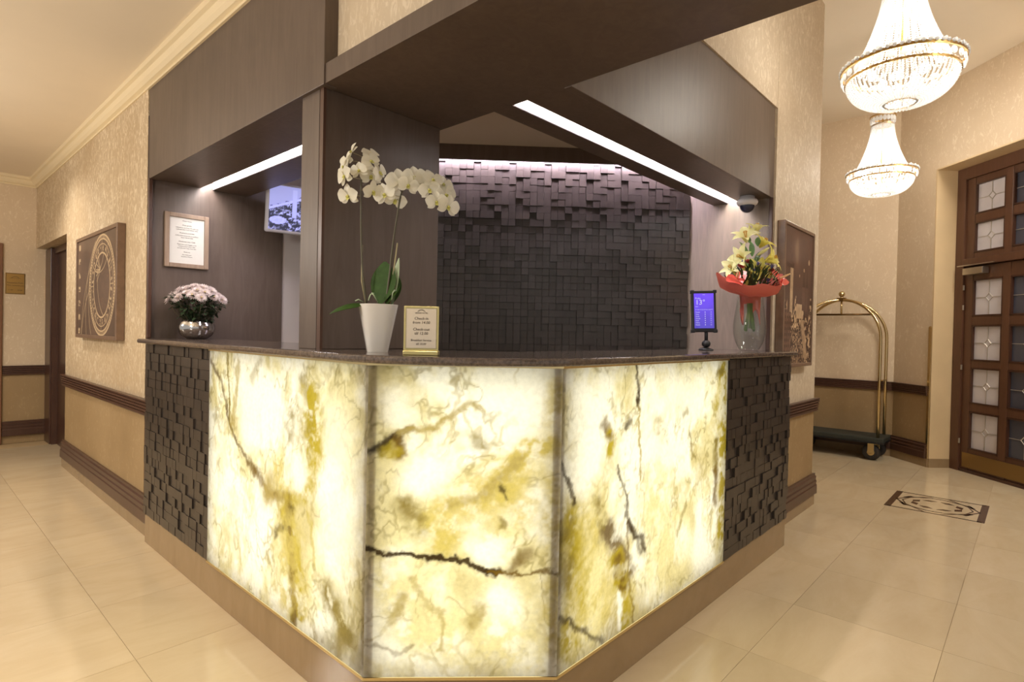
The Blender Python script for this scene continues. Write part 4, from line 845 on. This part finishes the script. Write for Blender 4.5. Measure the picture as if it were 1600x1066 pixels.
SPM = MB().tube([(0, 0.008, 0.004), (0.002, 0.0, 0.03), (0.004, -0.006, 0.055)], [0.005, 0.005, 0.003], 8).mesh('spadix'); SPM.materials.append(pm('spadix', lin(232,200,150), 0.6))
for px, py, dv, spn in ((1143,441,(-0.35,-0.7,0.6),0.5), (1205,441,(0.45,-0.7,0.55),-0.6)):
    f_ = place(ANM, 'anthurium', bq, bl(px, py, -0.11), dv, spn, 1.35); link('spadix', SPM, f_)
M_THI = pm('thistle_blue', lin(92,84,140), 0.7); M_RED = pm('red_bloom', lin(178,58,48), 0.6, var=0.3, vs=60)
for px, py in ((1154,414), (1177,416), (1153,437), (1193,440), (1198,420), (1171,426)):
    t_ = MB(); c_ = Vector((0, 0, 0)); t_.ball((0, 0, 0), 0.009, 8, 6, 1.4)
    for k in range(9): a = k*0.7; petal(t_, rotm('Z', a), 0.022, 0.005, 0.5, 0.2, 0.1, 3)
    me_ = t_.mesh('thistle'); me_.materials.append(M_THI); place(me_, 'thistle', bq, bl(px, py, -0.07), (0.1, -0.5, 0.8), 0, 1.0)
for px, py in ((1153,421), (1164,414), (1190,423), (1199,426), (1147,447)):
    t_ = MB()
    for lay in range(3):
        for k in range(8): petal(t_, rotm('Z', k*PI/4+lay*0.3), 0.024-0.005*lay, 0.014, 0.3+0.4*lay, 0.3, 0.3, 3)
    me_ = t_.mesh('red_bloom'); me_.materials.append(M_RED); place(me_, 'red_bloom', bq, bl(px, py, -0.05), (0.0, -0.7, 0.7), 0, 1.1)
for k, (px, py, rz_, L_) in enumerate(((1166,402,0.5,0.10), (1172,404,-0.3,0.11), (1178,412,-0.9,0.08), (1160,418,1.1,0.09), (1185,424,-1.0,0.08), (1172,430,2.6,0.09), (1168,384,0.2,0.07), (1180,388,-0.4,0.07))):
    leaf(bl(px, py, -0.03), L_*1.15, 0.034, rz_, 1.1, -0.4, M_DGRN, 'bouquet_leaf', bq)
fo = MB(); r3 = random.Random(9)
for k in range(330):
    a = r3.random()*2*PI; rr = 0.145*r3.random()**0.5; z = 0.26+0.10*r3.random()
    petal(fo, Matrix.Translation((rr*math.cos(a), rr*math.sin(a), z)) @ rotm('Z', a-PI/2+(r3.random()-0.5)) @ rotm('X', 0.6*r3.random()), 0.055, 0.012, 0.6, -0.3, 0.2, 3)
fo = fo.build('filler_greenery', pm('fern_green', lin(50,66,34), 0.6), bq); fo['kind'] = 'stuff'
wr = MB(); N_ = 48; vs = []
for lev, (r0, z0) in enumerate(((0.058, 0.17), (0.064, 0.221), (0.130, 0.236), (0.178, 0.258), (0.195, 0.325))):
    for k in range(N_):
        a = 2*PI*k/N_; wv = 1+0.06*math.sin(5*a+0.6)*lev/4; tilt = 0.035*math.sin(a)*lev/4 + 0.022*math.cos(2*a)*lev/4 + 0.012*math.sin(7*a)*lev/4
        vs.append((r0*wv*math.cos(a), r0*wv*math.sin(a)*0.9, z0+tilt))
wr.add(vs, [(i*N_+k, i*N_+(k+1) % N_, (i+1)*N_+(k+1) % N_, (i+1)*N_+k) for i in range(4) for k in range(N_)])
w_o = wr.build('wrapping_paper', M_WRAP, bq, True)
tl_ = MB(); vs = []
for lev, (r0, z0) in enumerate(((0.060, 0.18), (0.056, 0.13), (0.060, 0.085))):
    for k in range(N_):
        a = 2*PI*k/N_; z = z0 - lev*0.025*math.cos(3*a+0.9)
        vs.append((r0*math.cos(a), r0*math.sin(a), z))
tl_.add(vs, [(i*N_+k, i*N_+(k+1) % N_, (i+1)*N_+(k+1) % N_, (i+1)*N_+k) for i in range(2) for k in range(N_) if (k//7) % 3 != 1])
tl_.build('paper_tail', M_WRAP, bq, True)

# dome camera under the right beam
dc = tag(empty('security_camera', (2.735, 0.285, 2.211)), 'white dome security camera under the right beam', 'camera')
MB().lathe([(0.0001, 0), (0.045, 0), (0.047, -0.018), (0.060, -0.022), (0.066, -0.038), (0.060, -0.052), (0.048, -0.060), (0.0001, -0.060)], 28).build('housing', pm('white_plastic', lin(222,218,222), 0.35), dc, True)
MB().lathe([(0.046, -0.058)] + [(0.046*math.cos(a), -0.058-0.048*math.sin(a)) for a in [PI/2*k/8 for k in range(1, 8)]] + [(0.0001, -0.106)], 24).build('dome', pm('smoked_dome', (0.02, 0.02, 0.04, 1), 0.06), dc, True)
# monitor hanging behind the left beam
mo = tag(empty('monitor', (0.955, 2.745, 1.955), math.radians(-11.4)), 'white framed monitor showing a crowded town view behind the column', 'monitor')
MB().box(-0.25, -0.02, 0, 0.25, 0.025, 0.335).build('housing', pm('monitor_white', lin(200,198,205), 0.4), mo, bevel=0.012).rotation_euler = (math.radians(7), 0, 0)
def city(U_, V_):
    n = fbm(U_*34, V_*24, 31, 4, 0.7); n2 = fbm(U_*10, V_*8, 37, 3); lil = np.array(lin(176,180,244)[:3])
    v = 0.05+0.75*sstep(0.48, 0.62, n)*sstep(0.35, 0.6, n2)
    v = np.where(np.hypot((U_-0.13)/0.12, (V_-0.22)/0.09) < 1, 0.55+0.4*n, v)
    sky = sstep(0.0, 0.02, V_-(0.50+0.62*U_+0.015*np.sin(U_*60)))
    edge = (np.abs(V_-(0.47+0.62*U_)) < 0.03); v = np.where(edge, 0.8, v)
    v = v*(1-sky)+0.62*sky
    v = np.where((np.abs(U_-0.36) < 0.03) & (V_ > 0.3) & (V_ < 0.95), 0.75, v)
    return v[..., None]*lil
print_panel('screen', 0.465, 0.30, 90, 60, city, M_SCREEN, mo, (0, -0.0225, 0.018), (math.radians(7), 0, 0))
MB().tube([(0, 0.03, 0.2), (0.0, 0.13, 0.24), (-0.03, 0.235, 0.24)], 0.018, 8).build('wall_bracket', M_BLACK, mo)

# ------------------------------------------------------------------ luggage cart
lc_ = tag(empty('luggage_cart', (6.33, 0.53, 0)), 'brass birdcage luggage cart with dark platform by the far lobby wall', 'luggage cart')
MB().box(-0.20, -0.48, 0.185, 0.20, 0.48, 0.25).build('platform', pm('cart_carpet', lin(46,48,40), 0.7), lc_, bevel=0.012)
MB().box(-0.205, -0.485, 0.185, 0.205, 0.485, 0.205).build('bumper', M_BLACK, lc_, bevel=0.004)
HX = 0.165; HY = 0.42
for sx in (-1, 1):
    pts = [(sx*HX, -HY, 0.25), (sx*HX, -HY, 0.9)] + [(sx*HX*(1 if False else max(0.0, min(1, 1-(k/12)**3*1.0))), -HY*math.cos(PI/2*k/12), 1.32+0.43*math.sin(PI/2*k/12)) for k in range(13)]
    full = pts + [(x, -y, z) for x, y, z in pts[::-1][1:]]
    MB().tube(full, 0.016, 10).build('hoop', M_BRASS, lc_, True)
for sy in (-1, 1): MB().tube([(-HX, sy*HY, 0.86), (HX, sy*HY, 0.86)], 0.010, 8).build('crossbar', M_BRASS, lc_, True)
MB().box(-0.03, -0.045, 1.735, 0.03, 0.045, 1.775).build('crown_block', pm('bronze', lin(120,92,52), 0.35, 0.9), lc_, bevel=0.004)
MB().lathe([(0.0001, 1.77), (0.02, 1.775), (0.012, 1.785)] + [(0.033*math.sin(PI*k/10)+0.0001, 1.818-0.033*math.cos(PI*k/10)) for k in range(1, 11)], 18).build('finial', M_BRASS, lc_, True)
MB().tube([(0, 0, 1.74), (0, 0, 1.59)], 0.011, 8).build('hanger_post', M_BRASS, lc_, True)
MB().tube([(0, -0.30, 1.585), (0, 0.30, 1.585)], 0.011, 8).build('hanger_bar', pm('bronze_bar', lin(110,84,50), 0.35, 0.9), lc_, True)
for sx in (-1, 1):
    for sy in (-1, 1):
        wh = MB(); prof = [(0.02, -0.024), (0.055, -0.024), (0.082, -0.018), (0.088, 0), (0.082, 0.018), (0.055, 0.024), (0.02, 0.024)]
        N_ = 24; vs = [(x_, r_*math.cos(2*PI*k/N_), r_*math.sin(2*PI*k/N_)) for r_, x_ in prof for k in range(N_)]
        wh.add(vs, [(i*N_+k, i*N_+(k+1) % N_, (i+1)*N_+(k+1) % N_, (i+1)*N_+k) for i in range(len(prof)-1) for k in range(N_)])
        wo = wh.build('wheel', pm('tyre', lin(38,32,28), 0.6), lc_, True, loc=(sx*0.155, sy*0.36, 0.088))
        MB().tube([(-0.027, 0, 0), (0.027, 0, 0)], 0.036, 14).build('hub', M_BRASS, wo)
        for fx in (-0.034, 0.028): MB().box(fx, -0.03, -0.005, fx+0.006, 0.03, 0.10).build('fork', M_GOLD, wo, bevel=0.002)

# ------------------------------------------------------------------ chandeliers
M_CRY = NT('crystal'); _t = M_CRY; _t.set('Base Color', (0.95, 0.95, 0.95, 1)); _t.set('Roughness', 0.15)
tl = _t.new('ShaderNodeBsdfTranslucent'); tl.inputs[0].default_value = (0.95, 0.95, 0.95, 1); ms = _t.new('ShaderNodeMixShader'); ms.inputs[0].default_value = 0.6
_t.l.new(_t.b.outputs[0], ms.inputs[1]); _t.l.new(tl.outputs[0], ms.inputs[2]); _t.l.new(ms.outputs[0], _t.out.inputs[0]); M_CRY = _t.m
M_CGOLD = pm('chandelier_gold', lin(206,168,104), 0.3, 1.0)
NS = 60
def strand(fn, n, r): 
    mb = MB()
    for k in range(n):
        p_ = fn(k/(n-1)); mb.octa(p_, r)
    me = mb.mesh('crystal_strand'); me.materials.append(M_CRY); return me
def cone(t_): r_ = 0.088+0.125*t_**1.7; return (r_, 0, 0.42*(1-t_)+0.02)
def bowl(t_): a = t_*PI/2; return (0.075+0.18*math.cos(a)**0.9 if t_ < 0.999 else 0.075, 0, -0.05-0.145*math.sin(a))
ST1, ST2 = strand(cone, 38, 0.0066), strand(bowl, 22, 0.0085)
OCT = MB().lathe([(0.0001, -0.006), (0.018, -0.004), (0.020, 0), (0.018, 0.004), (0.0001, 0.006)], 8).mesh('pendant'); OCT.materials.append(M_CRY)
def ringmesh(r_, z0, z1, th):
    return MB().lathe([(r_, z0), (r_+th, z0), (r_+th, z1), (r_, z1), (r_, z0)], 48)
BLB = MB().ball((0, 0, 0), 0.021, 10, 8, 1.35).mesh('bulb'); BLB.materials.append(M_BULB); BLB.polygons.foreach_set('use_smooth', [True]*len(BLB.polygons))
def chandelier(loc, label, watt):
    c = tag(empty('chandelier', loc), label, 'chandelier', 'crystal chandeliers in the lobby')
    ringmesh(0.276, -0.012, 0.004, 0.009).build('upper_ring', M_CGOLD, c); ringmesh(0.257, -0.066, -0.054, 0.008).build('lower_ring', M_CGOLD, c); ringmesh(0.072, -0.200, -0.194, 0.006).build('bottom_ring', M_CGOLD, c); ringmesh(0.082, 0.435, 0.447, 0.008).build('neck_ring', M_CGOLD, c); ringmesh(0.098, 0.515, 0.524, 0.008).build('crown_ring', M_CGOLD, c)
    for k in range(NS):
        a = 2*PI*k/NS
        link('crystal_strand', ST1, c, rz=a); link('crystal_strand', ST2, c, rz=a+0.05)
        o = link('scroll', OCT, c, loc=(0.287*math.cos(a+0.05), 0.287*math.sin(a+0.05), 0.006)); o.scale = (0.5, 0.5, 0.9); o.rotation_euler = (0, PI/2, a+0.05)
        if k % 2 == 0:
            o = link('pendant', OCT, c, loc=(0.277*math.cos(a), 0.277*math.sin(a), -0.034)); o.rotation_euler = (0, PI/2, a)
            o = link('scroll', OCT, c, loc=(0.285*math.cos(a), 0.285*math.sin(a), 0.012)); o.scale = (0.55,)*3; o.rotation_euler = (0, PI/2, a)
        if k % 3 == 0:
            o = link('crown_leaf', OCT, c, loc=(0.097*math.cos(a), 0.097*math.sin(a), 0.485)); o.rotation_euler = (0, PI/2, a); o.scale = (1.3, 0.8, 1)
    bt = MB()
    for k in range(30): a = k*2.4; r_ = 0.07*math.sqrt(k/30); bt.octa((r_*math.cos(a), r_*math.sin(a), -0.198), 0.009)
    bt.build('bottom_beads', M_CRY, c)['kind'] = 'stuff'
    MB().tube([(0, 0, -0.18), (0, 0, 0.5)], 0.008, 8).build('shaft', M_CGOLD, c)
    MB().tube([(0, 0, 0.5), (0, 0, 3.885-loc[2])], 0.004, 6).build('chain', M_CGOLD, c)
    MB().lathe([(0.0001, 3.899-loc[2]), (0.05, 3.899-loc[2]), (0.045, 3.88-loc[2]), (0.0001, 3.86-loc[2])], 16).build('canopy', M_CGOLD, c, True)
    for k in range(8): link('bulb', BLB, c, loc=(0.17*math.cos(k*PI/4+0.3), 0.17*math.sin(k*PI/4+0.3), 0.02))
    for k in range(3): link('bulb', BLB, c, loc=(0.05*math.cos(k*2.1), 0.05*math.sin(k*2.1), 0.2+0.06*k))
    for k in range(4): link('bulb', BLB, c, loc=(0.10*math.cos(k*PI/2+0.8), 0.10*math.sin(k*PI/2+0.8), -0.10))
    l_ = lamp('chandelier_light', 'POINT', (0, 0, 0.08), watt, (1.0, 0.91, 0.78), 0.16); l_.parent = c
    return c
chandelier((2.637, -0.55, 2.765), 'large crystal chandelier hanging beside the dark beam', 20)
chandelier((5.18, -0.025, 2.845), 'crystal chandelier hanging before the far lobby wall', 34)
